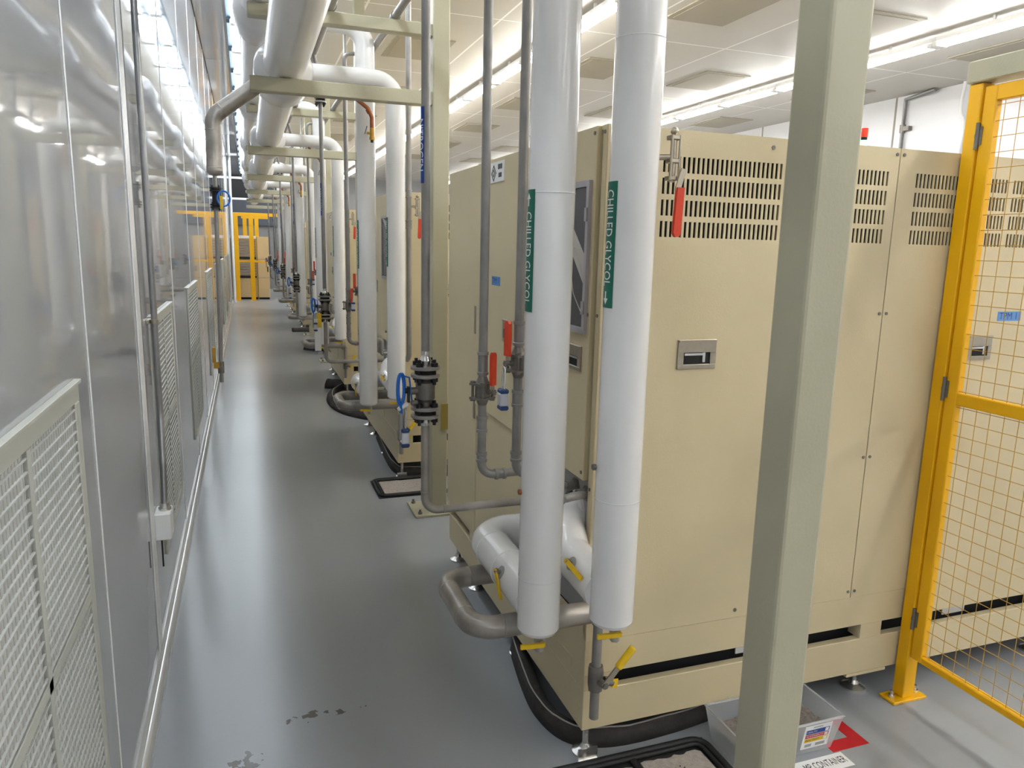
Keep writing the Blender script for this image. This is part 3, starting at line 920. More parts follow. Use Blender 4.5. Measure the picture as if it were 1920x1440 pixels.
def nitrogen():
    x, y = 0.52, 2.27
    r = 0.0135
    t = thing('nitrogen_pipe', (x, y, 0.83), '', 'pipe', 'bare steel nitrogen risers with flanged valve')
    b = MB()
    b.tube([(0.48, y - 0.0, 2.95), (x - 0.005, y, 2.80), (x, y, 2.7), (x, y, 1.36)], r, 16, bend=0.05)
    part('upper_pipe', b, 'steel', t)
    b = MB(); b.tube([(x, y, 1.15), (x, y, 0.842), (1.06, y, 0.842)], r, 16, bend=0.045, nb=8)
    for (p, d) in (((x, y, 0.905), (0, 0, 1)), ((x + 0.06, y, 0.842), (1, 0, 0))): b.lathe([(0, r), (0.002, r + 0.0015), (0.005, r)], p, d, 16)
    part('lower_pipe', b, 'weld', t)
    fr = 0.046
    for z in (2.65, 1.305, 1.175):
        b = MB(); flange_pair(b, x, y, z, fr if z < 2 else 0.04)
        f = part('flange', b, ['plate', 'gasket'], t)
        for q in range(4):
            a = PI / 4 + PI / 2 * q
            px, py = x + 0.034 * math.cos(a), y + 0.034 * math.sin(a)
            b = MB(); b.cyl((px, py, z - 0.04), (px, py, z + 0.04), 0.0055, 8); hexa(b, (px, py, z + 0.018), (0, 0, 1), 0.0115, 0.012); hexa(b, (px, py, z - 0.03), (0, 0, 1), 0.0115, 0.012)
            part('bolt', b, 'blackbolt', f)
    b = MB(); b.lathe([(0, 0.016), (0.02, 0.020), (0.035, r), (0.05, r)], (x, y, 1.32), (0, 0, 1), 18)
    part('weld_neck', b, 'chrome', t)
    b = MB(); b.lathe([(0, 0.016), (0.02, 0.018), (0.03, r)], (x, y, 1.16), (0, 0, -1), 18)
    part('weld_neck', b, 'chrome', t)
    b = MB(); b.lathe([(0, 0.02), (0.02, 0.02), (0.03, 0.031), (0.082, 0.031), (0.092, 0.02), (0.11, 0.02)], (x, y, 1.188), (0, 0, 1), 20)
    b.cyl((x, y, 1.245), (x - 0.052, y - 0.01, 1.245), 0.012, 12); b.cyl((x - 0.03, y - 0.02, 1.21), (x - 0.05, y - 0.025, 1.21), 0.008, 10)
    vb = part('valve_body', b, 'flange', t)
    b = MB(); b.obox((x - 0.056, y - 0.01, 1.235), (0, 1, 0), (1, 0, 0), (0, 0, 1), 0.02, 0.006, 0.05); hexa(b, (x - 0.06, y - 0.01, 1.247), (-1, 0, 0), 0.009, 0.008)
    part('stem_plate', b, 'blackbolt', vb)
    b = MB(); b.tube([(x - 0.06, y - 0.012, 1.205), (x - 0.075, y - 0.02, 1.20), (x - 0.09, y - 0.028, 1.192)], 0.0075, 8)
    part('plunger', b, 'white', vb)
    pipe_label(t, x, y, r, 1.88, 2.10, PI + 0.1, 0.95, 'NITROGEN', None, 'blue', 0.030)
    return t

def cable_lockout():
    x, y = 0.52, 2.27
    t = thing('cable_lockout', (x - 0.07, y - 0.02, 1.2), '', 'lockout cable', 'blue lockout cables looped on the nitrogen valves')
    c = V((x - 0.085, y - 0.03, 1.255))
    b = MB()
    for dy, rz in ((0.0, 0.05), (0.012, 0.048)):
        pts = []
        for i in range(22):
            a = 2 * PI * i / 22
            pts.append(c + V((0.0125 * math.cos(a) + dy * 0.5, 0.012 * math.cos(a) + dy, rz * math.sin(a))))
        b.tube(pts, 0.0042, 8, closed=True)
    b.tube([c + V((0.004, 0, 0.045)), c + V((0.03, 0.01, 0.035)), (x - 0.045, y - 0.015, 1.205)], 0.003, 6)
    b.tube([c + V((0.0, 0, -0.045)), c + V((0.004, 0.0, -0.085))], 0.0042, 8)
    part('cable', b, 'bluecable', t)
    b = MB(); b.box(c.x - 0.006, c.x + 0.008, c.y - 0.008, c.y + 0.012, c.z - 0.16, c.z - 0.075, 0.003)
    part('hasp', b, 'steel', t)
    return t

def padlock(c, label):
    c = V(c)
    t = thing('padlock', c, label, 'padlock', 'padlocks hanging from locked-out valves')
    b = MB(); b.box(c.x - 0.012, c.x + 0.012, c.y - 0.016, c.y + 0.016, c.z - 0.052, c.z - 0.014, 0.003)
    part('body', b, 'locksilver', t)
    b = MB(); b.box(c.x - 0.013, c.x + 0.013, c.y - 0.017, c.y + 0.017, c.z - 0.016, c.z - 0.002, 0.004)
    part('bumper', b, 'navy', t)
    b = MB(); b.box(c.x - 0.013, c.x + 0.013, c.y - 0.017, c.y + 0.017, c.z - 0.064, c.z - 0.05, 0.004)
    part('bumper', b, 'navy', t)
    b = MB(); b.tube([(c.x, c.y - 0.010, c.z - 0.01), (c.x + 0.002, c.y - 0.010, c.z + 0.06), (c.x + 0.003, c.y + 0.010, c.z + 0.06), (c.x, c.y + 0.010, c.z - 0.01)], 0.003, 8, bend=0.0095)
    part('shackle', b, 'chrome', t)
    return t

def lever_valve(parent, x, y, z, r, n, up=1, lever=0.10, grip='red', body='flange'):
    """three-piece ball valve on a vertical pipe; n = side of the stem, lever lies along the pipe"""
    n = V(n).normalized(); s = n.cross(V((0, 0, 1))).normalized()
    p = V((x, y, z))
    b = MB(); b.lathe([(-0.045, r), (-0.03, r + 0.006), (-0.024, r + 0.010), (0.024, r + 0.010), (0.03, r + 0.006), (0.045, r)], p, (0, 0, 1), 12)
    for a in (-1, 1):
        for c in (-1, 1):
            q = p + s * a * (r + 0.010) + n * c * (r + 0.006)
            b.cyl(q + V((0, 0, -0.030)), q + V((0, 0, 0.030)), 0.0042, 8)
            hexa(b, q + V((0, 0, 0.022)), (0, 0, 1), 0.0085, 0.009); hexa(b, q + V((0, 0, -0.031)), (0, 0, 1), 0.0085, 0.009)
    for dz in (-0.022, 0.022):
        b.obox(p + V((0, 0, dz)), s, n, (0, 0, 1), 2 * (r + 0.018), 2 * (r + 0.013), 0.007)
    b.cyl(p, p + n * (r + 0.03), 0.008, 10); hexa(b, p + n * (r + 0.028), n, 0.010, 0.007)
    v = part('ball_valve', b, body, parent)
    b = MB(); q = p + n * (r + 0.026)
    b.obox(q + V((0, 0, up * 0.018)), s, n, (0, 0, 1), 0.014, 0.004, 0.05)
    part('lever', b, 'satin', v)
    b = MB(); e0 = q + V((0, 0, up * 0.022)); e1 = q + V((0, 0, up * (0.022 + lever)))
    b.prism([(-0.0105, e0.z), (0.0105, e0.z), (0.0105, e1.z - up * 0.008), (0.006, e1.z), (-0.006, e1.z), (-0.0105, e1.z - up * 0.008)],
            lambda u, w, a: tuple(V((q.x, q.y, w)) + s * u + n * a), -0.005, 0.006)
    part('grip', b, grip, v)
    return v

def coupling(mb, p, d, r, L=0.05):
    mb.lathe([(0, r), (0, r + 0.004), (0.008, r + 0.0045), (0.010, r + 0.002), (L - 0.010, r + 0.002), (L - 0.008, r + 0.0045), (L, r + 0.004), (L, r)], p, d, 16)

def thin_pipe(x, y, zel, zv, n, lock=False):
    r = 0.0135
    t = thing('steel_drop_pipe', (x, y, zel), '', 'pipe', 'thin steel drop pipes with red levers')
    b = MB()
    top = 2.956
    hx = 0.845
    b.tube([(hx, y, top), (x, y, 2.93 if abs(hx - x) > 0.08 else top - 0.05), (x, y, zel), (0.865, y, zel + 0.004)], r, 16, bend=0.04, nb=7)
    part('pipe', b, 'steel', t)
    for p, d, L in (((x, y, zv + 0.05), (0, 0, 1), 0.07), ((x, y, zv - 0.13), (0, 0, 1), 0.05), ((x, y, zel + 0.045), (0, 0, 1), 0.03), ((x + 0.045, y, zel), (1, 0, 0), 0.035)):
        b = MB(); coupling(b, p, d, r, L)
        part('coupling', b, 'steel', t)
    lever_valve(t, x, y, zv, r, n)
    b = MB(); b.tube([(0.855, y, zel + 0.004), (0.875, y, zel + 0.003), (0.875, y, 0.93), (0.90, y if y > 2.1 else y + 0.03, 0.93), (1.0, max(y, 2.05), 0.93)], r, 14, bend=0.018)
    part('inlet_bend', b, 'steel', t)
    return t

def bleed_pipe():
    x, y, r = 1.04, 1.84, 0.018
    t = thing('steel_drop_pipe', (x, y, 0.9), '', 'pipe', 'thin steel drop pipes with red levers')
    b = MB(); b.tube([(x, y, CEIL), (x, y, 0.93), (x, 1.90, 0.90), (x, 1.995, 0.90)], r, 14, bend=0.04)
    part('pipe', b, 'steel', t)
    for z in (2.0, 1.80):
        b = MB(); coupling(b, (x, y, z), (0, 0, 1), r, 0.055)
        part('coupling', b, 'steel', t)
    b = MB(); xx = x + 0.052; yy = y - 0.03
    b.cyl((x, y, 1.945), (xx, yy, 1.945), 0.008, 10)
    b.cyl((xx, yy, 1.88), (xx, yy, 2.0), 0.009, 12); b.ball((xx, yy, 2.012), 0.011)
    for z in (1.995, 1.935, 1.89): b.box(xx - 0.016, xx + 0.016, yy - 0.014, yy + 0.014, z - 0.006, z + 0.006, 0.002)
    for s in (-1, 1): b.cyl((xx + s * 0.012, yy - 0.012, 1.885), (xx + s * 0.012, yy - 0.012, 2.0), 0.0035, 8)
    v = part('bleed_valve', b, 'satin', t)
    b = MB(); b.obox((xx + 0.014, yy - 0.022, 1.885), (0.3, 0, 1), (0, 1, 0), (1, 0, -0.3), 0.06, 0.004, 0.016)
    part('lever', b, 'satin', v)
    b = MB(); b.prism([(-0.0115, 1.745), (-0.006, 1.735), (0.006, 1.735), (0.0115, 1.745), (0.0125, 1.865), (-0.009, 1.865)], lambda u, w, a: (xx + 0.010 + u + (w - 1.8) * 0.02, yy - 0.024 + a, w), -0.006, 0.006)
    part('grip', b, 'red', v)
    return t

def overflow():
    r = 0.0345; z = 0.578; y = 1.943
    t = thing('overflow_pipe', (0.6, 2.1, z), '', 'pipe', 'bare U-shaped overflow pipes')
    b = MB(); b.tube([(1.055, 2.30, z), (0.592, 2.30, z), (0.592, y, z), (1.005, y, z)], r, 22, bend=0.075, nb=9)
    for (p, d) in (((0.592, 2.215, z), (0, 1, 0)), ((0.592, 2.03, z), (0, 1, 0)), ((0.68, y, z), (1, 0, 0)), ((0.68, 2.30, z), (1, 0, 0))):
        b.lathe([(0, r), (0.002, r + 0.0015), (0.005, r)], p, d, 22)
    part('pipe', b, 'weld', t)
    dx = 1.003; rd = 0.0155
    b = MB(); b.cyl((dx, y, 0.385), (dx, y, z - 0.02), rd, 14); b.cyl((dx, y, 0.205), (dx, y, 0.33), rd, 14); b.cyl((dx, y, z - 0.045), (dx, y, z - 0.02), rd + 0.004, 14)
    part('drain_stub', b, 'steel', t)
    b = MB(); b.lathe([(0, rd), (0, 0.023), (0.02, 0.026), (0.07, 0.026), (0.085, 0.023), (0.085, rd)], (dx, y, 0.305), (0, 0, 1), 8)
    b.cyl((dx, y, 0.345), (dx + 0.01, y - 0.045, 0.345), 0.012, 12); hexa(b, (dx + 0.01, y - 0.045, 0.345), (0.2, -1, 0), 0.011, 0.008)
    b.cyl((dx + 0.02, y - 0.02, 0.345), (dx + 0.05, y - 0.02, 0.335), 0.014, 10)
    v = part('drain_valve', b, 'flange', t)
    d = V((0.64, 0, 0.77)).normalized()
    q = V((dx + 0.012, y - 0.047, 0.35))
    b = MB(); b.obox(q + d * 0.03, d, (0, 1, 0), d.cross(V((0, 1, 0))), 0.08, 0.006, 0.018)
    part('lever', b, 'satin', v)
    b = MB(); b.cyl(q + d * 0.062, q + d * 0.145, 0.0125, 12, bev=0.004)
    part('grip', b, 'yellowgrip', v)
    b = MB(); b.obox((dx + 0.055, y - 0.03, 0.335), (1, 0, -0.1), (0, 1, 0), (0.1, 0, 1), 0.018, 0.003, 0.03)
    part('stop_tag', b, 'yellowgrip', v)
    return t

def copper_drain():
    y = 1.70; x = 0.778
    t = thing('copper_drain_line', (x, y, 2.33), '', 'drain valve', 'copper drain lines with brass valve')
    b = MB(); b.tube([(0.64, 1.722, 2.66), (0.685, 1.718, 2.58), (0.755, y, 2.525), (x, y, 2.475), (x, y, 2.405)], 0.0125, 12, bend=0.03)
    b.lathe([(0, 0.0125), (0, 0.0155), (0.028, 0.0155), (0.028, 0.0125)], (0.752, y, 2.522), (0.5, 0, -0.85), 12)
    part('pipe', b, 'copper', t)
    b = MB(); b.cyl((x, y, 2.345), (x, y, 2.41), 0.014, 12); b.cyl((x, y, 2.338), (x, y, 2.355), 0.018, 6); b.cyl((x, y, 2.378), (x - 0.033, y, 2.378), 0.008, 10)
    v = part('valve', b, 'brass', t)
    b = MB(); b.obox((x - 0.038, y, 2.395), (0.3, 0, 1), (0, 1, 0), (1, 0, -0.3), 0.05, 0.012, 0.004)
    part('lever', b, 'blackbolt', v)
    b = MB(); b.cyl((x, y, 2.322), (x, y, 2.339), 0.0095, 10)
    part('cap', b, 'blackbolt', v)
    return t

bay = [
    (riser_a(), 'left white insulated riser with green flow label %s'),
    (riser_b(), 'right white insulated riser with green flow label %s'),
    (nitrogen(), 'bare steel nitrogen riser with flanged valve %s'),
    (cable_lockout(), 'blue lockout cable loop on the nitrogen valve %s'),
    (thin_pipe(0.668, 2.135, 0.992, 1.262, (0.55, -0.83, 0)), 'thin red-levered drop pipe beside the nitrogen riser %s'),
    (thin_pipe(0.73, 1.99, 1.03, 1.37, (-0.95, -0.3, 0)), 'thin red-levered drop pipe hugging the left white riser %s'),
    (bleed_pipe(), 'steel drop pipe behind the right white riser %s'),
    (overflow(), 'bare U-shaped overflow pipe with yellow drain lever %s'),
    (copper_drain(), 'copper drain line with brass valve under the white branch pipe %s'),
]
p1 = padlock((0.448, 2.24, 1.135), 'blue and silver padlock under the blue cable loop ' + where(0))
p2 = padlock((0.68, 1.975, 1.30), 'blue and silver padlock on the thin drop pipe ' + where(0))
scan()
for o, l in bay:
    o['label'] = l % where(0)
    for k in range(1, NB):
        dup(o, (0, P * k, 0), l % where(k))
for k in range(1, 4):
    dup(p1, (0, P * k, 0), 'blue and silver padlock under the blue cable loop ' + where(k))
    dup(p2, (0, P * k, 0), 'blue and silver padlock on the thin drop pipe ' + where(k))

# white tag and yellow tag on the second bay's valve
b = MB(); b.box(0.44, 0.485, 5.43, 5.434, 0.93, 1.16, 0.001)
tg = thing('lockout_tag', (0.46, 5.43, 0.93), 'white lockout tag with a yellow flag hanging at the second nitrogen valve', 'tag')
part('card', b, 'white', tg)
b = MB(); b.box(0.462, 0.49, 5.424, 5.429, 1.10, 1.20, 0.001)
part('flag', b, 'yellowgrip', tg)
b = MB(); b.tube([(0.464, 5.432, 1.16), (0.466, 5.44, 1.2), (0.50, 5.455, 1.23)], 0.002, 6)
part('tie', b, 'black', tg)

# ------------------------------------------------------------------ drain leg hanging from the header into the aisle
t = thing('drip_leg', (-0.16, 5.03, 0.8), 'bare steel drain leg dropping from the header into the aisle', 'pipe')
b = MB(); b.tube([(0.2, 5.02, 2.70), (-0.155, 5.03, 2.43), (-0.16, 5.03, 2.11)], 0.047, 22, bend=0.10, nb=7)
b.lathe([(0, 0.047), (0.012, 0.044), (0.024, 0.03), (0.03, 0.012)], (-0.16, 5.03, 2.11), (0, 0, -1), 22, sharp=False)
for (p, d) in (((-0.105, 5.028, 2.468), (0.8, 0, 0.6)), ((-0.159, 5.03, 2.345), (0, 0, 1)), ((-0.16, 5.03, 2.125), (0, 0, 1))): b.lathe([(0, 0.047), (0.002, 0.0485), (0.005, 0.047)], p, d, 22)
part('leg_pipe', b, 'weld', t)
b = MB(); b.cyl((-0.16, 5.03, 2.0), (-0.16, 5.03, 2.09), 0.012, 12); b.tube([(-0.162, 5.03, 1.90), (-0.17, 5.03, 1.2), (-0.178, 5.03, 0.93)], 0.0135, 12)
b.cyl((-0.178, 5.03, 0.80), (-0.178, 5.03, 0.86), 0.013, 12)
part('drain_pipe', b, 'steel', t)
b = MB()
for z in (2.0, 1.90):
    b.cyl((-0.16, 5.03, z - 0.012), (-0.16, 5.03, z - 0.003), 0.036, 18); b.cyl((-0.16, 5.03, z + 0.003), (-0.16, 5.03, z + 0.012), 0.036, 18)
    for q in range(4):
        a = PI / 4 + PI / 2 * q
        b.cyl((-0.16 + 0.027 * math.cos(a), 5.03 + 0.027 * math.sin(a), z - 0.025), (-0.16 + 0.027 * math.cos(a), 5.03 + 0.027 * math.sin(a), z + 0.025), 0.006, 8)
b.cyl((-0.16, 5.03, 1.90), (-0.16, 5.03, 2.0), 0.022, 16)
part('flanged_valve', b, 'blackbolt', t)
b = MB(); b.cyl((-0.178, 5.03, 0.86), (-0.178, 5.03, 0.935), 0.02, 8); b.cyl((-0.178, 5.0, 0.9), (-0.178, 5.03, 0.9), 0.01, 8); hexa(b, (-0.195, 5.03, 0.9), (1, 0, 0), 0.015, 0.02)
bv = part('ball_valve', b, 'flange', t)
b = MB(); b.box(-0.226, -0.206, 5.0, 5.008, 0.93, 1.03, 0.002); b.box(-0.22, -0.185, 5.0, 5.005, 0.895, 0.935)
part('lever', b, 'brass', bv)
t = thing('cable_lockout', (-0.10, 4.99, 1.94), 'blue lockout cable ring with yellow tag on the hanging drain leg', 'lockout cable')
b = MB()
pts = [V((-0.115 + 0.036 * math.cos(2 * PI * i / 20), 4.985 + 0.006 * math.cos(2 * PI * i / 20), 1.945 + 0.045 * math.sin(2 * PI * i / 20))) for i in range(20)]
b.tube(pts, 0.0055, 8, closed=True)
part('cable', b, 'bluecable', t)
b = MB(); b.box(-0.137, -0.119, 4.975, 4.979, 1.88, 1.96, 0.001)
part('tag', b, 'yellowgrip', t)

# ------------------------------------------------------------------ floor items
# spill booms: fabric dyke with a cord along its crest
def boom(pts, label, h=0.075, w=0.075, closed=False):
    pts = [V((p[0], p[1], 0)) for p in pts]
    # catmull-rom
    path = []
    n = len(pts)
    for i in range(n - 1):
        p0, p1, p2, p3 = pts[max(i - 1, 0)], pts[i], pts[i + 1], pts[min(i + 2, n - 1)]
        for k in range(8):
            s = k / 8
            path.append(0.5 * ((2 * p1) + (p2 - p0) * s + (2 * p0 - 5 * p1 + 4 * p2 - p3) * s * s + (3 * p1 - p0 - 3 * p2 + p3) * s ** 3))
    path.append(pts[-1])
    t = thing('spill_boom', path[len(path) // 2], label, 'spill barrier', 'charcoal fabric spill barriers on the floor')
    b = MB(); c = MB()
    prof = [(-0.5, 0), (-0.4, 0.5), (-0.1, 0.86), (0.16, 1.0), (0.36, 0.97), (0.5, 0)]
    prev = None; crest = []
    for i, p in enumerate(path):
        d = (path[min(i + 1, len(path) - 1)] - path[max(i - 1, 0)]).normalized()
        s = V((0, 0, 1)).cross(d)
        wob = 1 + 0.03 * math.sin(i * 0.8) + 0.012 * random.uniform(-1, 1)
        rg = [b.bm.verts.new(p + s * u * w + V((0, 0, 0.0005 + v * h * (wob if 0 < j < 5 else 1)))) for j, (u, v) in enumerate(prof)]
        crest.append(p + s * (0.34 * w) + V((0, 0, h * wob * 0.97 + 0.002)))
        if prev:
            for j in range(len(prof) - 1): b.face([prev[j], rg[j], rg[j + 1], prev[j + 1]], 0, True)
            b.face([prev[0], prev[-1], rg[-1], rg[0]])
        else: b.face(rg)
        prev = rg
    b.face(prev)
    part('sleeve', b, 'boom', t)
    c.tube(crest, 0.003, 6)
    part('edge_cord', c, 'boomcord', t)
boom([(1.03, 2.72), (0.985, 2.45), (0.975, 2.27), (1.02, 2.13), (1.15, 2.075), (1.38, 2.08), (1.62, 2.115)][::-1], 'charcoal spill barrier curving under the nearest cabinet corner', h=0.07)
boom([(0.99, 8.75), (0.86, 8.45), (0.80, 8.1), (0.82, 7.7), (0.92, 7.35), (1.10, 7.10)], 'charcoal spill barrier curving on the floor before the third cabinet', h=0.07)
boom([(0.84, 8.88), (0.92, 8.84), (1.02, 8.80)], 'short charcoal spill barrier end on the floor beside the third cabinet', h=0.10, w=0.13)
boom([(0.78, 14.66), (0.92, 14.68), (1.10, 14.66)], 'short dark spill barrier on the aisle edge far away', h=0.07, w=0.12)
boom([(0.86, 12.2), (0.93, 12.1), (1.08, 11.95)], 'short dark spill barrier on the aisle edge before the fourth overflow pipe', h=0.09, w=0.14)
b = None
boom([(1.06, 6.4), (1.02, 5.7), (1.03, 5.35), (1.12, 5.27), (1.5, 5.27)][::-1], 'charcoal spill barrier tucked under the second cabinet', h=0.07)

def tray(x0, x1, y0, y1, label, split):
    t = thing('boot_tray', ((x0 + x1) / 2, (y0 + y1) / 2, 0), label, 'tray', 'black rimmed floor trays with absorbent pads')
    b = MB()
    b.box(x0, x1, y0, y1, 0, 0.006)
    rr = 0.06
    def rnd(o):
        pts = []
        for (cx, cy, a0) in ((x1 - rr, y1 - rr, 0), (x0 + rr, y1 - rr, PI / 2), (x0 + rr, y0 + rr, PI), (x1 - rr, y0 + rr, 1.5 * PI)):
            for i in range(7):
                a = a0 + PI / 2 * i / 6
                pts.append(V((cx + (rr - o) * math.cos(a), cy + (rr - o) * math.sin(a), 0.014)))
        return pts
    b.tube(rnd(0.012), 0.012, 8, closed=True); b.tube(rnd(0.034), 0.008, 8, closed=True)
    xm = x0 + (x1 - x0) * split
    if 0 < split < 1: b.box(xm - 0.012, xm + 0.012, y0 + 0.03, y1 - 0.03, 0.004, 0.018, 0.003)
    part('tray_shell', b, 'rubber', t)
    segs = [(x0 + 0.05, xm - 0.018), (xm + 0.018, x1 - 0.05)] if 0 < split < 1 else [(x0 + 0.05, x1 - 0.05)]
    for a, c in segs:
        b = MB()
        poly = [(a, y0 + 0.05), (c, y0 + 0.05), (c, y1 - 0.07)]
        n = 14
        for i in range(1, n): poly.append((c + (a - c) * i / n, y1 - 0.055 - 0.012 * random.random()))
        poly.append((a, y1 - 0.06))
        b.prism(poly, lambda u, v, h: (u, v, h), 0.006, 0.012)
        pd = part('absorbent_pad', b, 'mat', t)
        b = MB()
        for i in range(14):
            xx, yy = random.uniform(a + 0.02, c - 0.02), random.uniform(y0 + 0.08, y1 - 0.09)
            b.lathe([(0, 0), (0, 0.003), (0.0006, 0.003), (0.0006, 0)], (xx, yy, 0.012), (0, 0, 1), 8)
        part('perforation', b, 'black', pd)
    return t
tray(0.78, 1.455, 1.46, 1.985, 'black rimmed tray with grey absorbent pads at the front of the nearest cabinet', 0.56)
tray(0.785, 1.45, 4.80, 5.19, 'black rimmed tray with pad on the floor behind the nitrogen valve', 1.0)

# clear tub with grit
t = thing('clear_tub', (1.675, 1.89, 0), 'clear plastic tub of grey grit with hazard label beside the column', 'tub')
b = MB()
tx0, tx1, ty0, ty1, th = 1.46, 1.885, 1.785, 1.985, 0.13
def frus(mb, x0, x1, y0, y1, z0, z1, inset):
    lo = [(x0 + inset, y0 + inset, z0), (x1 - inset, y0 + inset, z0), (x1 - inset, y1 - inset, z0), (x0 + inset, y1 - inset, z0)]
    hi = [(x0, y0, z1), (x1, y0, z1), (x1, y1, z1), (x0, y1, z1)]
    A = [mb.bm.verts.new(V(p)) for p in lo]; B = [mb.bm.verts.new(V(p)) for p in hi]
    for i in range(4): mb.face([A[i], A[(i + 1) % 4], B[(i + 1) % 4], B[i]])
    mb.face(A)
frus(b, tx0, tx1, ty0, ty1, 0.001, th, 0.022)
part('tub_shell', b, 'tub', t)
b = MB(); b.tube([(tx0, ty0, th), (tx1, ty0, th), (tx1, ty1, th), (tx0, ty1, th)], 0.005, 8, closed=True)
part('rim', b, 'tub', t)
b = MB()
N = 16
gv = [[b.bm.verts.new((tx0 + 0.03 + (tx1 - tx0 - 0.06) * i / N, ty0 + 0.025 + (ty1 - ty0 - 0.05) * j / 8, 0.052 + 0.012 * random.random() + 0.02 * math.sin(i * 0.5))) for j in range(9)] for i in range(N + 1)]
for i in range(N):
    for j in range(8): b.face([gv[i][j], gv[i + 1][j], gv[i + 1][j + 1], gv[i][j + 1]], 0, True)
part('grit', b, 'grit', t)
# label tilted with the tub front
sl = 0.022 / 0.129
lf = lambda u, z: (u, ty0 + 0.022 - sl * z - 0.0012, z)
def lab(mb, u0, u1, z0, z1, d=0.0):
    vs = [mb.bm.verts.new(V(lf(u, z)) - V((0, d, 0))) for u, z in ((u0, z0), (u1, z0), (u1, z1), (u0, z1))]
    mb.face(vs)
b = MB(); lab(b, 1.725, 1.84, 0.022, 0.122)
L = part('hazard_label', b, 'white', t)
for nm, m, z0, z1, tx in (('blue_band', 'blue', 0.085, 0.103, 'HEALTH'), ('red_band', 'redtape', 0.068, 0.083, 'FLAMMABILITY'), ('yellow_band', 'yellowgrip', 0.050, 0.066, 'REACTIVITY')):
    b = MB(); lab(b, 1.734, 1.832, z0, z1, 0.0004)
    part(nm, b, m, L)
    b = MB(); letters(b, tx, 0.011, lambda u, v, zc=(z0 + z1) / 2: tuple(V(lf(1.738 + u, zc + v)) - V((0, 0.0009, 0))), align='LEFT')
    part('band_lettering', b, 'white' if m != 'yellowgrip' else 'black', L)
    b = MB(); lab(b, 1.814, 1.828, z0 + 0.002, z1 - 0.002, 0.0008)
    part('rating_box', b, 'white', L)
b = MB(); lab(b, 1.74, 1.768, 0.03, 0.042, 0.0004); lab(b, 1.785, 1.825, 0.03, 0.042, 0.0004); lab(b, 1.76, 1.80, 0.110, 0.114, 0.0004)
part('small_print', b, 'recess', L)
t = thing('scoop', (1.66, 1.9, 0.06), 'white plastic scoop lying in the clear tub of grit', 'scoop')
b = MB(); b.lathe([(0, 0.0), (0.005, 0.02), (0.06, 0.034), (0.10, 0.036)], (1.66, 1.93, 0.10), (0.9, 0.2, -0.2), 14, sharp=False); b.tube([(1.66, 1.93, 0.10), (1.60, 1.92, 0.115)], 0.008, 8)
part('bowl', b, 'white', t)

# floor markings
b = MB(); b.prism([(2.012, 1.781), (2.012, 1.926), (1.962, 1.926), (1.962, 1.832), (1.853, 1.832), (1.853, 1.781)], lambda u, v, a: (u, v, a), 0, 0.0008)
single('floor_marking', b, 'redtape', (1.98, 1.80, 0), 'red L-shaped corner mark taped on the floor beside the tub', 'floor marking')
t = thing('floor_label', (1.72, 1.745, 0), 'white floor strip lettered in black in front of the tub', 'label')
b = MB(); b.prism([(1.50, 1.708), (1.878, 1.708), (1.878, 1.776), (1.50, 1.776)], lambda u, v, a: (u, v, a), 0, 0.0008)
part('strip', b, 'white', t)
b = MB(); letters(b, 'MP CONTAINER', 0.044, lambda u, v: (1.868 + u, 1.742 + v, 0.0012), align='RIGHT', sx=0.53)
part('lettering', b, 'black', t)

# ------------------------------------------------------------------ yellow guard gate
GX = 2.34
t = thing('guard_post', (GX + 0.02, 1.967, 0), 'yellow gate post with base plate bolted beside the nearest cabinet', 'post')
b = MB(); b.box(GX - 0.008, GX + 0.05, 1.941, 1.991, 0.01, 2.272, 0.003)
part('post', b, 'yellow', t)
b = MB(); b.box(GX - 0.065, GX + 0.10, 1.925, 1.998, 0, 0.011, 0.002)
part('base_plate', b, 'yellow', t)
for x in (GX - 0.042, GX + 0.077):
    b = MB(); hexa(b, (x, 1.962, 0.011), (0, 0, 1), 0.012, 0.012); b.cyl((x, 1.962, 0.011), (x, 1.962, 0.04), 0.006, 8)
    part('anchor_bolt', b, 'chrome', t)
b = MB(); b.box(GX - 0.008, GX + 0.05, 0.97, 1.02, 0.0, 2.272, 0.003)
b.box(GX - 0.06, GX + 0.1, 0.94, 1.05, 0, 0.01)
single('guard_post', b, 'yellow', (GX + 0.02, 1.0, 0), 'yellow gate post at the latch side of the mesh gate', 'post')
t = thing('mesh_gate', (GX + 0.02, 1.48, 0.2), 'yellow framed wire mesh gate at the right edge', 'gate')
ya, yb = 1.03, 1.937; st = 0.046; z0, z1 = 0.185, 2.258
b = MB(); x0, x1 = GX, GX + 0.03
b.box(x0, x1, yb - st, yb, z0, z1, 0.003); b.box(x0, x1, ya, ya + st, z0, z1, 0.003)
b.box(x0, x1, ya + st, yb - st, z1 - 0.05, z1, 0.003); b.box(x0, x1, ya + st, yb - st, z0, z0 + 0.026, 0.003); b.box(x0, x1, ya + st, yb - st, 1.184, 1.228, 0.003)
part('frame', b, 'yellow', t)
for za, zb in ((z0 + 0.02, 1.19), (1.222, z1 - 0.045)):
    b = MB(); xw = GX + 0.012
    n = int((yb - ya - 2 * st) / 0.0505)
    for i in range(1, n + 1):
        y = yb - st - 0.0505 * i + 0.026
        b.cyl((xw, y, za), (xw, y, zb), 0.0013, 6)
    n = int((zb - za) / 0.0505)
    for i in range(n + 1):
        z = za + 0.012 + 0.0505 * i
        if z < zb: b.cyl((xw - 0.0024, ya + st - 0.004, z), (xw - 0.0024, yb - st + 0.004, z), 0.0013, 6)
    part('wire_mesh', b, 'wire', t)
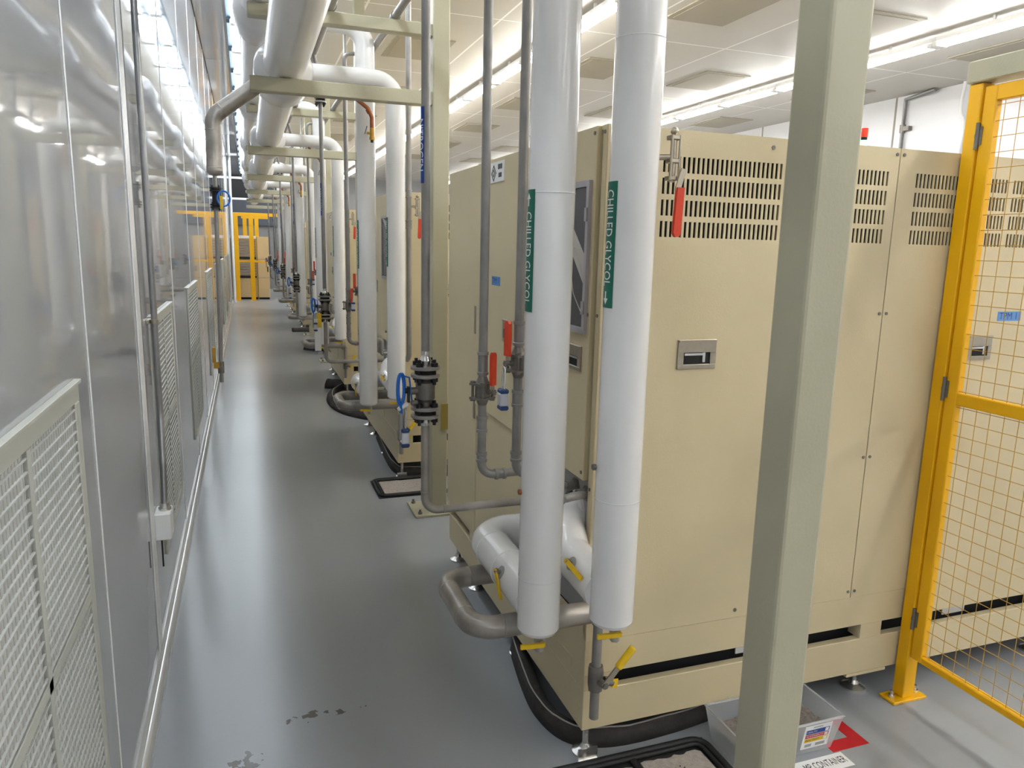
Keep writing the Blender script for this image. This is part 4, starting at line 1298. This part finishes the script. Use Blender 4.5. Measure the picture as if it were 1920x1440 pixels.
for z in (2.10, 1.235, 0.345):
    b = MB(); b.cyl((GX - 0.006, 1.940, z - 0.043), (GX - 0.006, 1.940, z + 0.043), 0.0065, 10); b.cyl((GX - 0.006, 1.940, z - 0.006), (GX - 0.006, 1.940, z + 0.006), 0.0075, 10); b.box(GX - 0.004, GX, 1.925, 1.955, z - 0.03, z + 0.03)
    part('hinge', b, 'flange', t)
b = MB(); b.box(GX - 0.02, GX + 0.06, 0.9, 1.996, 2.274, 2.345, 0.004)
single('lintel_beam', b, 'beam', (GX + 0.02, 1.45, 2.274), 'grey-green beam running above the yellow mesh gate', 'beam')

# blue tape on the cabinet behind the gate
b = MB(); b.box(2.625, 2.745, MY0 - 0.003, MY0 - 0.002, 1.468, 1.503)
t = thing('tape_label', (2.68, MY0 - 0.003, 1.485), 'blue tape label behind the yellow mesh gate', 'label')
part('tape', b, 'tape', t)
b = MB(); letters(b, 'TPM 1', 0.036, lambda u, v: (2.68 + u, MY0 - 0.0036, 1.485 + v))
part('writing', b, 'tapeink', t)

# stack light on the cabinet roof
t = thing('stack_light', (3.062, 3.2, 2.05), 'small red and green stack light above the nearest cabinet', 'signal light')
b = MB(); b.cyl((3.062, 3.2, 2.05), (3.062, 3.2, 2.245), 0.012, 10); b.cyl((3.062, 3.2, 2.05), (3.062, 3.2, 2.06), 0.03, 12)
part('stem', b, 'steel', t)
b = MB(); b.cyl((3.062, 3.2, 2.245), (3.062, 3.2, 2.285), 0.017, 14)
part('green_lens', b, 'hgreen', t)
b = MB(); b.cyl((3.062, 3.2, 2.285), (3.062, 3.2, 2.30), 0.015, 14, 1); b.cyl((3.062, 3.2, 2.30), (3.062, 3.2, 2.345), 0.017, 14)
part('red_lens', b, ['hred', 'black'], t)

# conduits on the right-hand wall
t = thing('wall_conduit', (9.06, 8.75, 2), 'grey vertical conduit on the far right white wall', 'conduit')
b = MB(); b.tube([(9.0, 8.2, CEIL - 0.02), (9.06, 8.75, CEIL - 0.06), (9.06, 8.75, 0.5)], 0.028, 10)
part('pipe', b, 'conduit', t)
b = MB(); b.cyl((9.06, 8.75, 3.45), (9.06, 8.75, 3.56), 0.04, 10); b.box(9.03, 9.1, 8.62, 8.72, 3.47, 3.53)
part('coupling', b, 'flange', t)
t = thing('wall_cable', (9.06, 7.9, 2), 'white cable drooping down the far right white wall', 'cable')
b = MB(); b.tube([(9.0, 7.75, CEIL), (9.03, 7.8, 3.75), (9.05, 7.82, 3.6), (9.06, 7.74, 3.45), (9.06, 7.78, 3.1), (9.06, 7.8, 1.0)], 0.022, 10, bend=0.2)
part('sheath', b, 'white', t)
for i, y in enumerate((6.0, 8.95, 12.0, 15.0, 18.0)):
    b = MB(); b.box(9.095, 9.1, y - 0.015, y + 0.015, 0, CEIL)
    struct('trim_%d' % (i + 30), b, 'slat')

# ------------------------------------------------------------------ far end of the aisle
FY = 23.0
t = thing('tan_cabinet', (0.47, FY + 0.4, 0), 'tan cabinet at the end of the aisle, right of the yellow posts', 'cabinet')
b = MB(); b.box(0.31, 0.63, FY, FY + 0.9, 0.06, 1.8, 0.004)
part('body', b, 'tan', t)
b = MB(); b.box(0.33, 0.61, FY + 0.03, FY + 0.85, 0.0, 0.06)
part('plinth', b, 'gasket', t)
for z in (1.15, 0.62):
    b = MB(); b.box(0.31, 0.63, FY - 0.003, FY, z, z + 0.012)
    part('panel_gap', b, 'slat', t)
b = MB(); b.box(0.57, 0.6, FY - 0.03, FY, 0.8, 0.95)
part('handle', b, 'blackbolt', t)
t = thing('slatted_machine', (-0.03, FY + 0.4, 0), 'low tan machine with grey slatted openings behind the yellow posts', 'machine')
b = MB(); b.box(-0.37, 0.29, FY + 0.06, FY + 0.9, 0.06, 1.74)
part('body', b, 'tan', t)
b = MB(); b.box(-0.37, 0.29, FY + 0.02, FY + 0.9, 1.74, 1.82, 0.004)
part('top_ledge', b, 'white', t)
b = MB(); b.box(-0.35, 0.27, FY + 0.03, FY + 0.07, 1.16, 1.22); b.box(-0.35, 0.27, FY + 0.03, FY + 0.07, 0.62, 0.68); b.box(-0.37, 0.29, FY + 0.1, FY + 0.85, 0, 0.06)  # near-black blocks stand in for the shaded gaps
part('opening_shade', b, 'dark', t)
b = MB()
for i in range(6): b.box(-0.35, 0.27, FY + 0.04, FY + 0.062, 1.23 + i * 0.08, 1.295 + i * 0.08)
for i in range(5): b.box(-0.35, 0.27, FY + 0.04, FY + 0.062, 0.70 + i * 0.08, 0.765 + i * 0.08)
part('slat_bank', b, 'slat', t)
t = thing('yellow_guard_fence', (0.2, 22.6, 0), 'yellow guard fence standing at the end of the aisle', 'fence')
for x in (-0.24, 0.165):
    b = MB(); b.box(x - 0.06, x + 0.06, 22.56, 22.68, 0, 2.36, 0.004); b.box(x - 0.09, x + 0.09, 22.53, 22.71, 0, 0.012)
    part('post', b, 'yellow', t)
b = MB(); b.box(-0.30, 0.95, 22.58, 22.66, 2.36, 2.45, 0.004)
part('rail', b, 'yellow', t)
b = MB(); b.box(-0.18, 0.6, 22.6, 22.64, 1.08, 1.13, 0.003)
part('rail', b, 'yellow', t)
t = thing('yellow_guard_fence', (0.2, 25.2, 0), 'short yellow guard fence behind the slatted machine', 'fence')
for x in (0.0, 0.35):
    b = MB(); b.box(x - 0.06, x + 0.06, 25.1, 25.2, 0, 2.45, 0.004)
    part('post', b, 'yellow', t)
b = MB(); b.box(-0.1, 0.7, 25.12, 25.18, 2.36, 2.45)
part('rail', b, 'yellow', t)
b = MB(); b.tube([(-0.33, 21.9, 0), (-0.33, 21.9, CEIL)], 0.035, 12)
single('white_pole', b, 'white', (-0.33, 21.9, 0), 'thin white vertical pole by the left wall at the aisle end', 'pole')
t = thing('roller_screen', (-0.1, 24.5, 2.5), 'dark hanging panel with pale frame above the aisle end', 'panel')
b = MB(); b.box(-0.36, 0.18, 24.5, 24.54, 2.95, 3.5)
part('panel', b, 'dark', t)
b = MB(); b.box(-0.38, 0.2, 24.48, 24.5, 3.5, 3.56); b.box(-0.38, 0.2, 24.48, 24.5, 2.89, 2.95)
part('frame', b, 'white', t)
for x in (-0.33, 0.15):
    b = MB(); b.cyl((x, 24.52, 3.5), (x, 24.52, CEIL), 0.008, 8)
    part('hanger', b, 'steel', t)
t = thing('tan_cabinet', (2.3, 24.5, 0), 'tan cabinet beyond the last cream cabinet', 'cabinet')
b = MB(); b.box(1.3, 3.3, 24, 25, 0.06, 1.9, 0.004)
part('body', b, 'tan', t)
b = MB(); b.box(1.33, 3.27, 24.05, 24.95, 0, 0.06)
part('plinth', b, 'gasket', t)

# ------------------------------------------------------------------ camera and view
cam = bpy.data.cameras.new('camera')
co = bpy.data.objects.new('camera', cam)
COL.objects.link(co)
f, pit, rol, yaw = 1391.061447315608, -0.1835791567042773, -0.02349957931216239, -0.34362278198352436
R = Matrix.Rotation(yaw, 3, 'Z') @ Matrix.Rotation(pit, 3, 'X') @ Matrix.Rotation(rol, 3, 'Y')
rx, fy, uz = R.col[0], R.col[1], R.col[2]
mw = Matrix((( rx.x, uz.x, -fy.x, 0), (rx.y, uz.y, -fy.y, 0), (rx.z, uz.z, -fy.z, 1.7), (0, 0, 0, 1)))
co.matrix_world = mw
cam.sensor_fit = 'HORIZONTAL'
cam.sensor_width = 36.0
cam.lens = f / 1920 * 36.0
cam.clip_start = 0.02
SC.camera = co

w = bpy.data.worlds.new('world')
SC.world = w
w.use_nodes = True
w.node_tree.nodes['Background'].inputs[0].default_value = (0.05, 0.05, 0.055, 1)
SC.view_settings.view_transform = 'Standard'
SC.view_settings.look = 'None'
SC.view_settings.gamma = 1.0
SC.view_settings.exposure = 1.5
SC.view_settings.use_curve_mapping = False
